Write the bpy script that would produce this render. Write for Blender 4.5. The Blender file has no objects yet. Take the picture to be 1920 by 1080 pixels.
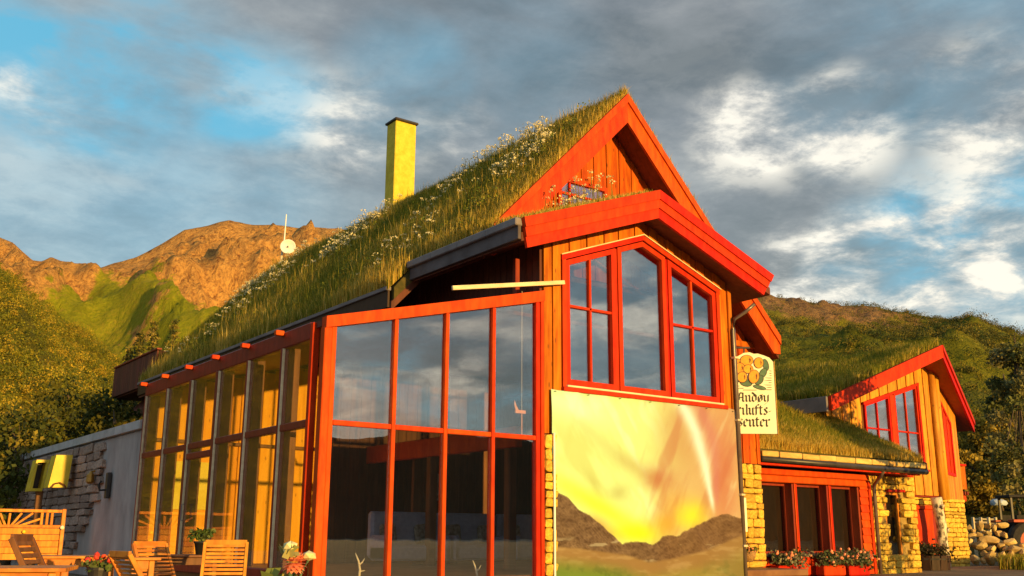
import bpy, bmesh, math, random
import numpy as np
from mathutils import Vector, Matrix
random.seed(7); rng = np.random.default_rng(7)
S = bpy.context.scene
COL = S.collection
PI = math.pi
rad = math.radians

# ------------------------------------------------------------------ camera
# World: X runs along the front facade, Y into the building, Z up; origin at the near corner of the glass room.
CAM = np.array([-6.70, -13.98, 0.95])
YAW, PITCH, ROLL, FPX = 53.55, 14.0, 0.28, 1880.0
def _axes():
    y, p, r = rad(YAW), rad(PITCH), rad(ROLL)
    H = np.array([math.cos(y), math.sin(y), 0]); R = np.array([math.sin(y), -math.cos(y), 0]); U = np.array([0, 0, 1.0])
    F = math.cos(p)*H+math.sin(p)*U; U2 = -math.sin(p)*H+math.cos(p)*U
    return math.cos(r)*R+math.sin(r)*U2, -math.sin(r)*R+math.cos(r)*U2, F
CR, CU, CF = _axes()
def ray(px, py): return (px-960)/FPX*CR-(py-540)/FPX*CU+CF
def at(px, py, X=None, Y=None, Z=None, D=None):
    """point of the measured photograph pixel on a plane of the place (or at a horizontal distance D)"""
    d = ray(px, py)
    if X is not None: t = (X-CAM[0])/d[0]
    elif Y is not None: t = (Y-CAM[1])/d[1]
    elif Z is not None: t = (Z-CAM[2])/d[2]
    else: t = D/math.hypot(d[0], d[1])
    return CAM+t*d
cam = bpy.data.objects.new('camera', bpy.data.cameras.new('camera')); COL.objects.link(cam)
cam.matrix_world = Matrix(((CR[0], CU[0], -CF[0], CAM[0]), (CR[1], CU[1], -CF[1], CAM[1]), (CR[2], CU[2], -CF[2], CAM[2]), (0, 0, 0, 1)))
cam.data.sensor_width = 36; cam.data.lens = 36*FPX/1920; cam.data.clip_end = 9000; cam.data.clip_start = .05
S.camera = cam

# ------------------------------------------------------------------ node helpers
class NT:
    def __init__(s, nt): s.t = nt; s.n = nt.nodes; s.l = nt.links
    def new(s, typ, **kw):
        n = s.n.new(typ)
        for k, v in kw.items(): setattr(n, k, v)
        return n
    def put(s, sock, v):
        if hasattr(v, 'is_output'): s.l.new(v, sock)
        elif v is not None: sock.default_value = v
    def math(s, op, a, b=None, c=None, clamp=False):
        n = s.new('ShaderNodeMath', operation=op, use_clamp=clamp)
        for i, v in enumerate((a, b, c)): s.put(n.inputs[i], v)
        return n.outputs[0]
    def vmath(s, op, a, b=None):
        n = s.new('ShaderNodeVectorMath', operation=op); s.put(n.inputs[0], a); s.put(n.inputs[1], b)
        return n.outputs['Value'] if op in ('DOT_PRODUCT', 'LENGTH') else n.outputs[0]
    def noise(s, vec, scale, detail=4, rough=.55, dist=0.):
        n = s.new('ShaderNodeTexNoise'); s.put(n.inputs['Vector'], vec); s.put(n.inputs['Scale'], scale)
        n.inputs['Detail'].default_value = detail; n.inputs['Roughness'].default_value = rough; n.inputs['Distortion'].default_value = dist
        return n.outputs['Fac']
    def ramp(s, fac, stops):
        n = s.new('ShaderNodeValToRGB'); s.put(n.inputs[0], fac); e = n.color_ramp.elements
        while len(e) < len(stops): e.new(.5)
        for el, (p, c) in zip(e, stops): el.position = p; el.color = (*c, 1) if len(c) == 3 else c
        return n.outputs[0]
    def smooth(s, x, a, b):
        n = s.new('ShaderNodeMapRange', interpolation_type='SMOOTHSTEP'); s.put(n.inputs[0], x)
        n.inputs[1].default_value = a; n.inputs[2].default_value = b; return n.outputs[0]
    def mix(s, f, a, b, bt='MIX'):
        n = s.new('ShaderNodeMix', data_type='RGBA', blend_type=bt); s.put(n.inputs[0], f)
        s.put(n.inputs[6], (*a, 1) if isinstance(a, tuple) and len(a) == 3 else a); s.put(n.inputs[7], (*b, 1) if isinstance(b, tuple) and len(b) == 3 else b)
        return n.outputs[2]

# ------------------------------------------------------------------ sky and sun (low midnight sun from the front of the facade)
SUN_EL, SUN_AZ = 3.2, 1.5          # sun stands in front (-Y), a touch to the right
sd = Vector((math.sin(rad(SUN_AZ))*math.cos(rad(SUN_EL)), -math.cos(rad(SUN_AZ))*math.cos(rad(SUN_EL)), math.sin(rad(SUN_EL))))
W = bpy.data.worlds.new('World'); S.world = W; W.use_nodes = True
t = NT(W.node_tree); W.node_tree.nodes.clear()
out = t.new('ShaderNodeOutputWorld')
sky = t.new('ShaderNodeTexSky', sky_type='NISHITA', sun_disc=False, sun_elevation=rad(SUN_EL), sun_rotation=rad(180-SUN_AZ))
tc = t.new('ShaderNodeTexCoord'); D = tc.outputs['Generated']
sep = t.new('ShaderNodeSeparateXYZ'); t.put(sep.inputs[0], D)
z = t.math('MAXIMUM', sep.outputs[2], 0.0)
inv = t.math('DIVIDE', 1.0, t.math('ADD', z, .22))
sc3 = t.new('ShaderNodeCombineXYZ'); t.put(sc3.inputs[0], t.math('MULTIPLY', sep.outputs[0], inv)); t.put(sc3.inputs[1], t.math('MULTIPLY', sep.outputs[1], inv)); t.put(sc3.inputs[2], t.math('MULTIPLY', z, 2.2))
P = sc3.outputs[0]
def blobs(lst):
    acc = None
    for px, py, rx, wt in lst:
        d = ray(px, py); d = d/np.linalg.norm(d)
        dot = t.vmath('DOT_PRODUCT', Dw, tuple(d))
        g = t.math('MULTIPLY', t.smooth(dot, math.cos(rx/FPX*1.85), 1.0), wt)
        acc = g if acc is None else t.math('ADD', acc, g)
    return t.math('MINIMUM', acc, 1.15)
wn = t.new('ShaderNodeTexNoise'); t.put(wn.inputs['Vector'], D); wn.inputs['Scale'].default_value = 6; wn.inputs['Detail'].default_value = 4
D = t.vmath('NORMALIZE', D); Dw = t.vmath('ADD', D, t.vmath('MULTIPLY', t.vmath('SUBTRACT', wn.outputs['Color'], (.5, .5, .5)), (.06, .06, .04))); Dw = t.vmath('NORMALIZE', Dw)
n1 = t.noise(P, 1.7, 8, .56, .25)
n2 = t.noise(t.vmath('ADD', P, (3.1, 7.7, 1.3)), 3.6, 9, .58, .3)
n3 = t.noise(t.vmath('ADD', P, (9.1, 2.7, 5.3)), 1.1, 5, .5, .2)
nf = t.noise(t.vmath('ADD', P, (2.2, 5.1, 7.3)), 9.0, 9, .66, .2)
nb = t.noise(t.vmath('ADD', P, (1.7, 4.2, 0)), 4.2, 10, .58, .25)
# deck of grey blue cloud, darker and warmer masses in it
mixn = t.math('ADD', t.math('ADD', t.math('MULTIPLY', n1, .45), t.math('MULTIPLY', n3, .25)), t.math('ADD', t.math('MULTIPLY', n2, .18), t.math('MULTIPLY', nf, .16)))
deck = t.ramp(mixn, [(.41, (.075, .12, .155)), (.47, (.105, .175, .23)), (.53, (.15, .235, .30)), (.60, (.25, .34, .39))])
grey = t.ramp(mixn, [(.42, (.085, .095, .105)), (.5, (.15, .155, .165)), (.58, (.26, .26, .255))])
wmask = blobs([(760, 90, 260, .9), (620, 60, 160, .7), (1150, 180, 260, .9), (1300, 330, 230, .9), (1640, 340, 240, .9), (160, 85, 130, .85), (1500, 60, 240, .5), (860, 430, 200, .5), (1420, 380, 150, .6), (1850, 300, 150, .7), (450, 60, 120, .3)])
deck = t.mix(t.math('MULTIPLY', t.math('MINIMUM', wmask, 1.0), .9), deck, grey)
# blue gaps
gapb = blobs([(90, 150, 85, 1.0), (0, 50, 55, .5), (220, 165, 80, .65), (400, 150, 80, .45), (500, 175, 70, .75), (300, 40, 80, .5), (740, 165, 90, .3), (1905, 395, 80, 1.1), (1735, 412, 70, .7), (1890, 600, 100, .5), (1640, 480, 80, .5), (1700, 110, 170, .25), (260, 300, 200, .12), (560, 400, 160, .1), (960, 130, 120, .15)])
gapn = t.math('MULTIPLY', gapb, t.math('ADD', .35, t.math('MULTIPLY', t.smooth(n2, .34, .70), 1.2)))
gap = t.math('MULTIPLY', gapn, .85, clamp=True)
gen_gap = t.smooth(t.math('ADD', n2, t.math('MULTIPLY', n3, .6)), .80, 1.0)      # the same broken cloud all the way round
inview = t.smooth(t.vmath('DOT_PRODUCT', D, tuple(CF)), .78, .84)
gap = t.math('MAXIMUM', gap, t.math('MULTIPLY', t.math('SUBTRACT', 1.0, inview), gen_gap))
blue = t.mix(.2, (.06, .36, .55), t.mix(1.0, sky.outputs[0], (.1, .1, .1), 'MULTIPLY'))
# bright billows
brb = blobs([(1395, 262, 70, .8), (1430, 240, 50, .7), (1580, 232, 62, 1.0), (1500, 262, 70, .30), (1870, 205, 90, .75), (1800, 300, 110, .25), (1700, 440, 90, .35), (1840, 445, 80, .40), (1500, 455, 70, .22), (1640, 515, 80, .95), (1560, 505, 70, .6), (1500, 540, 70, .6), (1740, 520, 80, .6), (1840, 505, 80, .45), (640, 225, 60, .34), (580, 195, 50, .24), (670, 260, 50, .36), (600, 275, 50, .24), (885, 243, 36, .65), (790, 255, 50, .35), (1900, 560, 80, .35), (6, 156, 26, .6), (60, 170, 40, .15), (20, 215, 60, .12), (80, 310, 110, .16), (480, 170, 40, .2), (430, 300, 160, .12), (1250, 130, 160, .12)])
br = t.math('MULTIPLY', brb, t.math('ADD', .30, t.math('MULTIPLY', t.smooth(t.math('ADD', t.math('MULTIPLY', nb, .65), t.math('MULTIPLY', nf, .35)), .38, .62), .95)))
br = t.math('POWER', t.math('MULTIPLY', br, .88, clamp=True), 1.35)
gen_br = t.smooth(t.noise(t.vmath('ADD', P, (5.7, 1.2, 0)), 3.4, 8, .55, .4), .46, .68)
br = t.math('MAXIMUM', br, t.math('MULTIPLY', t.math('SUBTRACT', 1.0, inview), gen_br))
cloud = t.mix(gap, deck, blue)
bcol = t.ramp(t.math('ADD', t.math('MULTIPLY', nb, .5), t.math('MULTIPLY', nf, .5)), [(.40, (.30, .30, .30)), (.49, (.50, .48, .44)), (.57, (.74, .69, .59))])
cloud = t.mix(br, cloud, bcol)
low = t.smooth(sep.outputs[2], .0, -.06)
cloud = t.mix(low, cloud, (.10, .10, .09))
bg = t.new('ShaderNodeBackground'); t.put(bg.inputs[0], cloud); bg.inputs[1].default_value = 1.0
bs = t.new('ShaderNodeBackground'); t.put(bs.inputs[0], sky.outputs[0]); bs.inputs[1].default_value = .05
add = t.new('ShaderNodeAddShader'); t.put(add.inputs[0], bg.outputs[0]); t.put(add.inputs[1], bs.outputs[0])
t.put(out.inputs[0], add.outputs[0])
SL = bpy.data.lights.new('sun', 'SUN'); SL.energy = 5.0; SL.angle = rad(.5); SL.color = (1, .60, .15)
so = bpy.data.objects.new('sun', SL); COL.objects.link(so)
so.rotation_euler = sd.to_track_quat('Z', 'Y').to_euler()
S.view_settings.view_transform = 'Standard'; S.view_settings.look = 'None'; S.view_settings.exposure = 0.4; S.view_settings.gamma = 1; S.view_settings.use_curve_mapping = False
S.cycles.max_bounces = 10; S.cycles.transparent_max_bounces = 24; S.cycles.use_denoising = True

# ------------------------------------------------------------------ materials
def base(name):
    m = bpy.data.materials.new(name); m.use_nodes = True; n = NT(m.node_tree)
    b = m.node_tree.nodes['Principled BSDF']
    return m, n, b
def surf(name, c1, c2, scale=(4, 4, 4), rough=.6, bump=.15, detail=5, var=.25, spec=.35, lo=.35, hi=.68, fine=0, knots=None, metal=0):
    """two-tone procedural surface in object space; every object gets its own offset and its own tone"""
    m, n, b = base(name)
    tc = n.new('ShaderNodeTexCoord'); oi = n.new('ShaderNodeObjectInfo')
    off = n.new('ShaderNodeCombineXYZ')
    for i, k in enumerate((37., 91., 53.)): n.put(off.inputs[i], n.math('MULTIPLY', oi.outputs['Random'], k))
    v = n.vmath('MULTIPLY', n.vmath('ADD', tc.outputs['Object'], off.outputs[0]), scale)
    f = n.noise(v, 1.0, detail, .6, .3)
    col = n.ramp(f, [(lo, c1), (hi, c2)])
    if knots:
        vo = n.new('ShaderNodeTexVoronoi'); n.put(vo.inputs['Vector'], n.vmath('MULTIPLY', n.vmath('ADD', tc.outputs['Object'], off.outputs[0]), knots[0])); vo.inputs['Scale'].default_value = 1
        k = n.smooth(vo.outputs['Distance'], .17, .08)
        col = n.mix(n.math('MULTIPLY', k, .75), col, knots[1])
    hsv = n.new('ShaderNodeHueSaturation'); n.put(hsv.inputs['Color'], col)
    n.put(hsv.inputs['Value'], n.math('ADD', 1-var/2, n.math('MULTIPLY', oi.outputs['Random'], var)))
    n.put(hsv.inputs['Hue'], n.math('ADD', .5-.006, n.math('MULTIPLY', n.math('FRACT', n.math('MULTIPLY', oi.outputs['Random'], 17.3)), .012)))
    n.put(b.inputs['Base Color'], hsv.outputs[0]); b.inputs['Roughness'].default_value = rough; b.inputs['Specular IOR Level'].default_value = spec; b.inputs['Metallic'].default_value = metal
    if bump:
        h = f
        if fine: h = n.math('ADD', f, n.math('MULTIPLY', n.noise(v, fine, 3, .6), .5))
        bp = n.new('ShaderNodeBump'); bp.inputs['Strength'].default_value = bump; bp.inputs['Distance'].default_value = .02
        n.put(bp.inputs['Height'], h); n.put(b.inputs['Normal'], bp.outputs[0])
    return m
M = {}
M['red'] = surf('red_paint', (.43, .018, .002), (.61, .037, .005), (7, 7, 2.2), .6, .3, var=.2, spec=.15, fine=7)
M['red_dark'] = surf('shaded_red_stain', (.20, .022, .008), (.30, .036, .012), (9, 9, 2), .5, .2, var=.2)  # dark stain that also puts shade into the side frames and window reveals
M['red_orange'] = surf('orange_red_paint', (.48, .045, .003), (.65, .082, .006), (7, 7, 2.2), .6, .3, var=.16, spec=.15, fine=7)
M['red_rough'] = surf('red_gable_board', (.44, .040, .004), (.63, .085, .007), (7, 7, 2), .6, .35, var=.2, spec=.15, fine=7)
M['wood'] = surf('orange_wood', (.37, .080, .003), (.64, .195, .009), (9, 9, 1.1), .65, .4, var=.38, spec=.15, fine=5, knots=((7, 7, 2.6), (.16, .05, .012)))
M['wood_lit'] = surf('sunlit_pine_wall', (.74, .32, .014), (.82, .41, .03), (9, 9, 1.1), .6, .3, var=.2, spec=.15, fine=5, knots=((6, 6, 2.6), (.34, .14, .02)))  # lighter copy of the golden wood, sunlight put into the colour
M['wood_red'] = surf('red_orange_wood', (.38, .055, .003), (.64, .145, .008), (9, 9, 1.1), .65, .4, var=.35, spec=.15, fine=5, knots=((7, 7, 2.6), (.16, .04, .008)))
M['wood_gold'] = surf('golden_wood', (.50, .16, .010), (.74, .31, .028), (9, 9, 1.1), .6, .3, var=.28, fine=5, knots=((6, 6, 2.6), (.20, .07, .015)))
M['wood_yellow'] = surf('yellow_wood', (.48, .17, .010), (.76, .36, .028), (9, 9, 1.2), .65, .35, var=.3, fine=5, knots=((6, 6, 3), (.2, .09, .02)))
M['wood_h'] = surf('furniture_wood', (.44, .13, .012), (.64, .25, .03), (6, 6, 6), .5, .2, var=.25)
M['wood_shaded'] = surf('shaded_wood', (.10, .026, .014), (.17, .046, .024), (10, 10, 1.2), .65, .3, var=.4)  # house timber for sides and undersides in shade, the shade put into the colour
M['wood_brown'] = surf('brown_wood', (.13, .05, .018), (.22, .085, .03), (10, 10, 1.2), .6, .25, var=.4)
M['wood_black'] = surf('black_wood', (.03, .014, .01), (.055, .025, .016), (9, 9, 2), .5, .25, var=.3)
M['pale_wood'] = surf('pale_wood', (.60, .48, .30), (.78, .66, .44), (3, 9, 9), .6, .2, var=.2)
M['eave_wood'] = surf('golden_eave_log', (.50, .30, .07), (.72, .50, .16), (3, 9, 9), .7, .4, var=.35)
M['grey_metal'] = surf('grey_flashing', (.16, .14, .15), (.24, .21, .22), (2, 2, 2), .5, .1, var=.15)
M['eave_grey'] = surf('weathered_eave_board', (.07, .055, .06), (.13, .11, .12), (2, 2, 2), .6, .2, var=.15)
M['dark_metal'] = surf('dark_metal', (.03, .028, .028), (.06, .05, .05), (4, 4, 4), .4, .05, var=.1)
M['pipe'] = surf('pipe_metal', (.10, .07, .06), (.16, .12, .10), (4, 4, 4), .3, .05, var=.1, spec=.6)
M['stone_y'] = surf('yellow_stone', (.46, .26, .025), (.80, .54, .085), (4, 4, 4), .85, .6, var=.55, fine=4)
M['stone_g'] = surf('grey_brown_stone', (.23, .155, .13), (.42, .30, .25), (5, 5, 5), .85, .7, var=.6, fine=4)
M['mortar'] = surf('mortar', (.26, .17, .05), (.36, .25, .09), (6, 6, 6), .9, .5)
M['mortar_g'] = surf('grey_mortar', (.10, .08, .075), (.16, .13, .12), (6, 6, 6), .9, .5)
M['plaster'] = surf('grey_plaster', (.27, .245, .245), (.46, .42, .42), (1.1, 1.1, .6), .9, .5, var=0, fine=8)
M['coping'] = surf('grey_coping', (.36, .36, .38), (.52, .52, .55), (2, 2, 2), .6, .2, var=.1)
M['boulder'] = surf('boulder_stone', (.38, .25, .08), (.66, .48, .20), (3, 3, 3), .9, .8, var=.45, fine=5)
M['chimney'] = surf('yellow_render', (.58, .45, .035), (.74, .60, .065), (6, 6, 6), .85, .3, var=0, fine=6)
M['vent'] = surf('yellow_vent_metal', (.60, .42, .03), (.76, .57, .05), (3, 3, 3), .45, .1, var=.1)
M['turf'] = surf('turf_soil', (.045, .045, .010), (.11, .085, .022), (5, 5, 5), .95, .6, var=0)
M['cream'] = surf('cream_sign_board', (.80, .80, .60), (.84, .84, .66), (3, 3, 3), .5, .03, var=0)
M['ink'] = surf('black_lettering', (.02, .016, .012), (.03, .024, .02), (9, 9, 9), .6, 0, var=0)
M['ink_red'] = surf('dark_outline', (.14, .03, .012), (.16, .04, .015), (9, 9, 9), .6, 0, var=0)
M['berry'] = surf('berry_orange', (.72, .30, .02), (.80, .42, .04), (9, 9, 9), .6, 0, var=.1)
M['leafprint'] = surf('leaf_green_print', (.06, .13, .08), (.11, .2, .12), (12, 12, 12), .6, 0, var=.2)
M['white'] = surf('white_paint', (.78, .78, .74), (.84, .84, .8), (5, 5, 5), .5, .05, var=.05)
M['bone'] = surf('antler_bone', (.74, .66, .48), (.84, .78, .6), (9, 9, 9), .5, .2, var=.1)
M['sofa'] = surf('blue_grey_fabric', (.38, .42, .58), (.50, .54, .70), (12, 12, 12), .9, .2, var=.15)
M['cushion'] = surf('cushion_fabric', (.22, .17, .12), (.62, .55, .42), (14, 14, 14), .9, .2, var=.3)
M['paper'] = surf('yellow_poster_paper', (.74, .62, .05), (.80, .68, .09), (3, 3, 3), .7, 0, var=.04)
M['floor'] = surf('timber_floor', (.16, .07, .03), (.25, .12, .05), (3, 3, 3), .5, .1)
M['pot'] = surf('black_pot', (.02, .02, .02), (.04, .035, .035), (5, 5, 5), .4, .05)
M['basket'] = surf('woven_basket', (.20, .10, .04), (.5, .28, .1), (30, 30, 50), .8, .8)
M['bloom_red'] = surf('red_petals', (.65, .03, .012), (.80, .09, .04), (30, 30, 30), .6, 0, var=.3)
M['bloom_pink'] = surf('pink_petals', (.80, .16, .09), (.82, .46, .25), (40, 40, 40), .6, 0, var=.3)
M['bud'] = surf('cream_buds', (.70, .62, .25), (.80, .76, .45), (30, 30, 30), .6, 0, var=.2)
M['bark'] = surf('bark', (.05, .035, .022), (.16, .12, .08), (12, 12, 3), .9, .8)
M['birch'] = surf('birch_bark', (.10, .08, .06), (.72, .62, .45), (9, 9, 5), .7, .4, lo=.40, hi=.55, var=0)
M['rust'] = surf('rusty_red_paint', (.35, .05, .015), (.5, .09, .03), (6, 6, 6), .5, .2)
M['rubber'] = surf('black_rubber', (.016, .014, .014), (.03, .028, .028), (9, 9, 9), .8, .3)
M['tarp'] = surf('pale_blue_tarp', (.42, .50, .56), (.6, .66, .70), (3, 3, 3), .5, .3)
M['gravel'] = surf('gravel_ground', (.15, .105, .05), (.32, .23, .12), (.9, .9, .9), .95, .7, var=0, fine=24)
M['brass'] = surf('brass_lamp', (.30, .16, .03), (.45, .26, .05), (9, 9, 9), .35, .1, metal=.6)
M['ornament'] = surf('salmon_painted_wood', (.62, .26, .13), (.74, .36, .2), (9, 9, 9), .5, .1)
M['ropecolor'] = surf('pale_cord', (.5, .42, .3), (.6, .52, .4), (9, 9, 9), .8, 0)
def glass_mat(name, fac, tint, gtint=(1, 1, 1)):
    m = bpy.data.materials.new(name); m.use_nodes = True; n = NT(m.node_tree); m.node_tree.nodes.clear()
    o = n.new('ShaderNodeOutputMaterial'); tr = n.new('ShaderNodeBsdfTransparent'); gl = n.new('ShaderNodeBsdfGlossy'); mx = n.new('ShaderNodeMixShader')
    tr.inputs[0].default_value = (*tint, 1); gl.inputs[0].default_value = (*gtint, 1); gl.inputs['Roughness'].default_value = .0
    ge = n.new('ShaderNodeNewGeometry'); cs = n.math('ABSOLUTE', n.vmath('DOT_PRODUCT', ge.outputs['Normal'], ge.outputs['Incoming']))
    fr = n.math('ADD', .04, n.math('MULTIPLY', .9, n.math('POWER', n.math('SUBTRACT', 1.0, cs, clamp=True), 5.0)))
    tcx = n.new('ShaderNodeTexCoord'); bp = n.new('ShaderNodeBump'); bp.inputs['Strength'].default_value = .045; bp.inputs['Distance'].default_value = .02
    n.put(bp.inputs['Height'], n.noise(tcx.outputs['Object'], 1.3, 2, .5)); n.put(gl.inputs['Normal'], bp.outputs[0])
    n.put(mx.inputs[0], n.math('ADD', fac, fr, clamp=True))
    n.put(mx.inputs[1], tr.outputs[0]); n.put(mx.inputs[2], gl.outputs[0]); n.put(o.inputs[0], mx.outputs[0])
    return m
M['glass'] = glass_mat('coated_glass', .15, (1, 1, 1))
M['glass_side'] = glass_mat('clear_glass', .0, (1, 1, 1))
M['glass_dark'] = glass_mat('window_glass', .02, (.8, .82, .8))
M['glass_win'] = glass_mat('window_glass_upper', .24, (.86, .88, .88))
def attr_mat(name, rough=.8, trans=0.0, bump=0):
    m, n, b = base(name); a = n.new('ShaderNodeAttribute', attribute_name='Col')
    n.put(b.inputs['Base Color'], a.outputs['Color']); b.inputs['Roughness'].default_value = rough; b.inputs['Specular IOR Level'].default_value = .2
    if trans:
        o = m.node_tree.nodes['Material Output']; tl = n.new('ShaderNodeBsdfTranslucent'); n.put(tl.inputs[0], a.outputs['Color']); mx = n.new('ShaderNodeMixShader'); mx.inputs[0].default_value = trans
        n.put(mx.inputs[1], b.outputs[0]); n.put(mx.inputs[2], tl.outputs[0]); n.put(o.inputs[0], mx.outputs[0])
    return m
M['blade'] = attr_mat('grass_blades', .75, .38)
M['leaf'] = attr_mat('leaves', .7, .2)
M['print'] = attr_mat('printed_banner', .55)

# ------------------------------------------------------------------ object helpers
WL = {}
def link(o): COL.objects.link(o); return o
def tag(o, label=None, cat=None, group=None, kind=None):
    if label: o['label'] = label
    if cat: o['category'] = cat
    if group: o['group'] = group
    if kind: o['kind'] = kind
    return o
def thing(name, loc, label, cat, group=None):
    o = link(bpy.data.objects.new(name, None)); o.location = loc; o.empty_display_size = .2; WL[o.name] = Vector(loc)
    return tag(o, label, cat, group)
def mesh_from(name, verts, faces, mat, smooth=False):
    me = bpy.data.meshes.new(name); me.from_pydata([tuple(map(float, v)) for v in verts], [], [tuple(f) for f in faces]); me.materials.append(mat)
    if smooth: me.polygons.foreach_set('use_smooth', [True]*len(me.polygons))
    me.update(); return me
def fixn(me):
    bm = bmesh.new(); bm.from_mesh(me); bmesh.ops.recalc_face_normals(bm, faces=bm.faces); bm.to_mesh(me); bm.free()
def place(o, wloc, parent):
    wloc = Vector(wloc)
    if parent is not None: o.parent = parent; o.location = wloc-WL[parent.name]
    else: o.location = wloc
    WL[o.name] = wloc
def ob(name, geo, mat, parent=None, label=None, cat=None, group=None, kind=None, smooth=False, recalc=True):
    verts, faces = geo
    v = np.asarray(verts, float); c = (v.min(0)+v.max(0))/2
    me = mesh_from(name, v-c, faces, mat, smooth)
    if recalc: fixn(me)
    o = link(bpy.data.objects.new(name, me)); place(o, c, parent)
    return tag(o, label, cat, group, kind)
def geo_join(*gs):
    V = []; F = []
    for v, f in gs:
        k = len(V); V += [tuple(p) for p in v]; F += [tuple(i+k for i in q) for q in f]
    return V, F
def prism(poly, off):
    """polygon (3D points) swept by off"""
    n = len(poly); off = np.asarray(off, float); a = [np.asarray(p, float) for p in poly]
    V = a+[p+off for p in a]
    return V, [tuple(range(n)), tuple(range(2*n-1, n-1, -1))]+[(i, (i+1) % n, (i+1) % n+n, i+n) for i in range(n)]
def pxz(pts, y0, y1): return prism([(x, y0, z) for x, z in pts], (0, y1-y0, 0))
def pyz(pts, x0, x1): return prism([(x0, y, z) for y, z in pts], (x1-x0, 0, 0))
def cbox(p0, p1, b=None):
    """box with chamfered edges"""
    qa, qb = np.array(p0, float), np.array(p1, float); p0 = np.minimum(qa, qb); p1 = np.maximum(qa, qb)
    d = p1-p0; b = min(d)*.12 if b is None else min(b, min(d)*.45)
    V = []; idx = {}
    for ax in range(3):
        for s in (0, 1):
            for u in (0, 1):
                for w in (0, 1):
                    c = [0, 0, 0]; c[ax] = p1[ax] if s else p0[ax]
                    a1, a2 = (ax+1) % 3, (ax+2) % 3
                    c[a1] = p1[a1]-b if u else p0[a1]+b; c[a2] = p1[a2]-b if w else p0[a2]+b
                    key = [0, 0, 0]; key[ax] = s; key[a1] = u; key[a2] = w
                    idx[(ax, *key)] = len(V); V.append(c)
    F = []
    for ax in range(3):
        a1, a2 = (ax+1) % 3, (ax+2) % 3
        for s in (0, 1):
            q = []
            for u, w in ((0, 0), (1, 0), (1, 1), (0, 1)):
                k = [0, 0, 0]; k[ax] = s; k[a1] = u; k[a2] = w; q.append(idx[(ax, *k)])
            F.append(q)
    for ax in range(3):   # edges along ax
        a1, a2 = (ax+1) % 3, (ax+2) % 3
        for u in (0, 1):
            for w in (0, 1):
                k0 = [0, 0, 0]; k0[a1] = u; k0[a2] = w; k1 = list(k0); k1[ax] = 1
                F.append([idx[(a1, *k0)], idx[(a1, *k1)], idx[(a2, *k1)], idx[(a2, *k0)]])
    for i in (0, 1):
        for j in (0, 1):
            for k in (0, 1): F.append([idx[(0, i, j, k)], idx[(1, i, j, k)], idx[(2, i, j, k)]])
    return V, F
def frame_axes(a, b, up=(0, 0, 1)):
    a = np.array(a, float); b = np.array(b, float); d = b-a; L = np.linalg.norm(d); d /= L
    u = np.array(up, float); s = np.cross(d, u)
    if np.linalg.norm(s) < 1e-4: s = np.cross(d, (1, 0, 0))
    s /= np.linalg.norm(s); u = np.cross(s, d)
    return a, d, s, u, L
def bar(a, b, w, h, up=(0, 0, 1), bev=None):
    """straight chamfered bar from a to b; w sideways, h along up"""
    a, d, s, u, L = frame_axes(a, b, up)
    V, F = cbox((0, -w/2, -h/2), (L, w/2, h/2), bev)
    return [a+d*v[0]+s*v[1]+u*v[2] for v in map(np.array, V)], F
def tube(path, radii, n=8, cap=True):
    path = [np.array(p, float) for p in path]; V = []; F = []
    if not hasattr(radii, '__len__'): radii = [radii]*len(path)
    for i, p in enumerate(path):
        q0 = path[max(i-1, 0)]; q1 = path[min(i+1, len(path)-1)]
        _, d, s, u, _ = frame_axes(q0, q1, (0, 0, 1) if abs((q1-q0)[2]) < .95*np.linalg.norm(q1-q0) else (1, 0, 0))
        for k in range(n):
            th = 2*PI*k/n; V.append(p+radii[i]*(math.cos(th)*s+math.sin(th)*u))
    for i in range(len(path)-1):
        for k in range(n): F.append((i*n+k, i*n+(k+1) % n, (i+1)*n+(k+1) % n, (i+1)*n+k))
    if cap: F.append(tuple(range(n))[::-1]); F.append(tuple(range((len(path)-1)*n, len(path)*n)))
    return V, F
def lathe(c, prof, n=16):
    """prof: (radius, z) list round a vertical axis at c"""
    V = []; F = []
    for r, zz in prof:
        for k in range(n): V.append((c[0]+r*math.cos(2*PI*k/n), c[1]+r*math.sin(2*PI*k/n), c[2]+zz))
    for i in range(len(prof)-1):
        for k in range(n): F.append((i*n+k, i*n+(k+1) % n, (i+1)*n+(k+1) % n, (i+1)*n+k))
    F.append(tuple(range(n))[::-1]); F.append(tuple(range((len(prof)-1)*n, len(prof)*n)))
    return V, F
def blob(c, r, sub=1, jit=.2, squash=(1, 1, 1)):
    bm = bmesh.new(); bmesh.ops.create_icosphere(bm, subdivisions=sub, radius=1)
    V = [np.array(v.co) for v in bm.verts]; F = [[v.index for v in f.verts] for f in bm.faces]; bm.free()
    return [np.array(c)+np.array(squash)*r*v*(1+random.uniform(-jit, jit)) for v in V], F
def quads(V, n=4):
    k = len(V)//n; return [tuple(range(i*n, i*n+n)) for i in range(k)]
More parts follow.
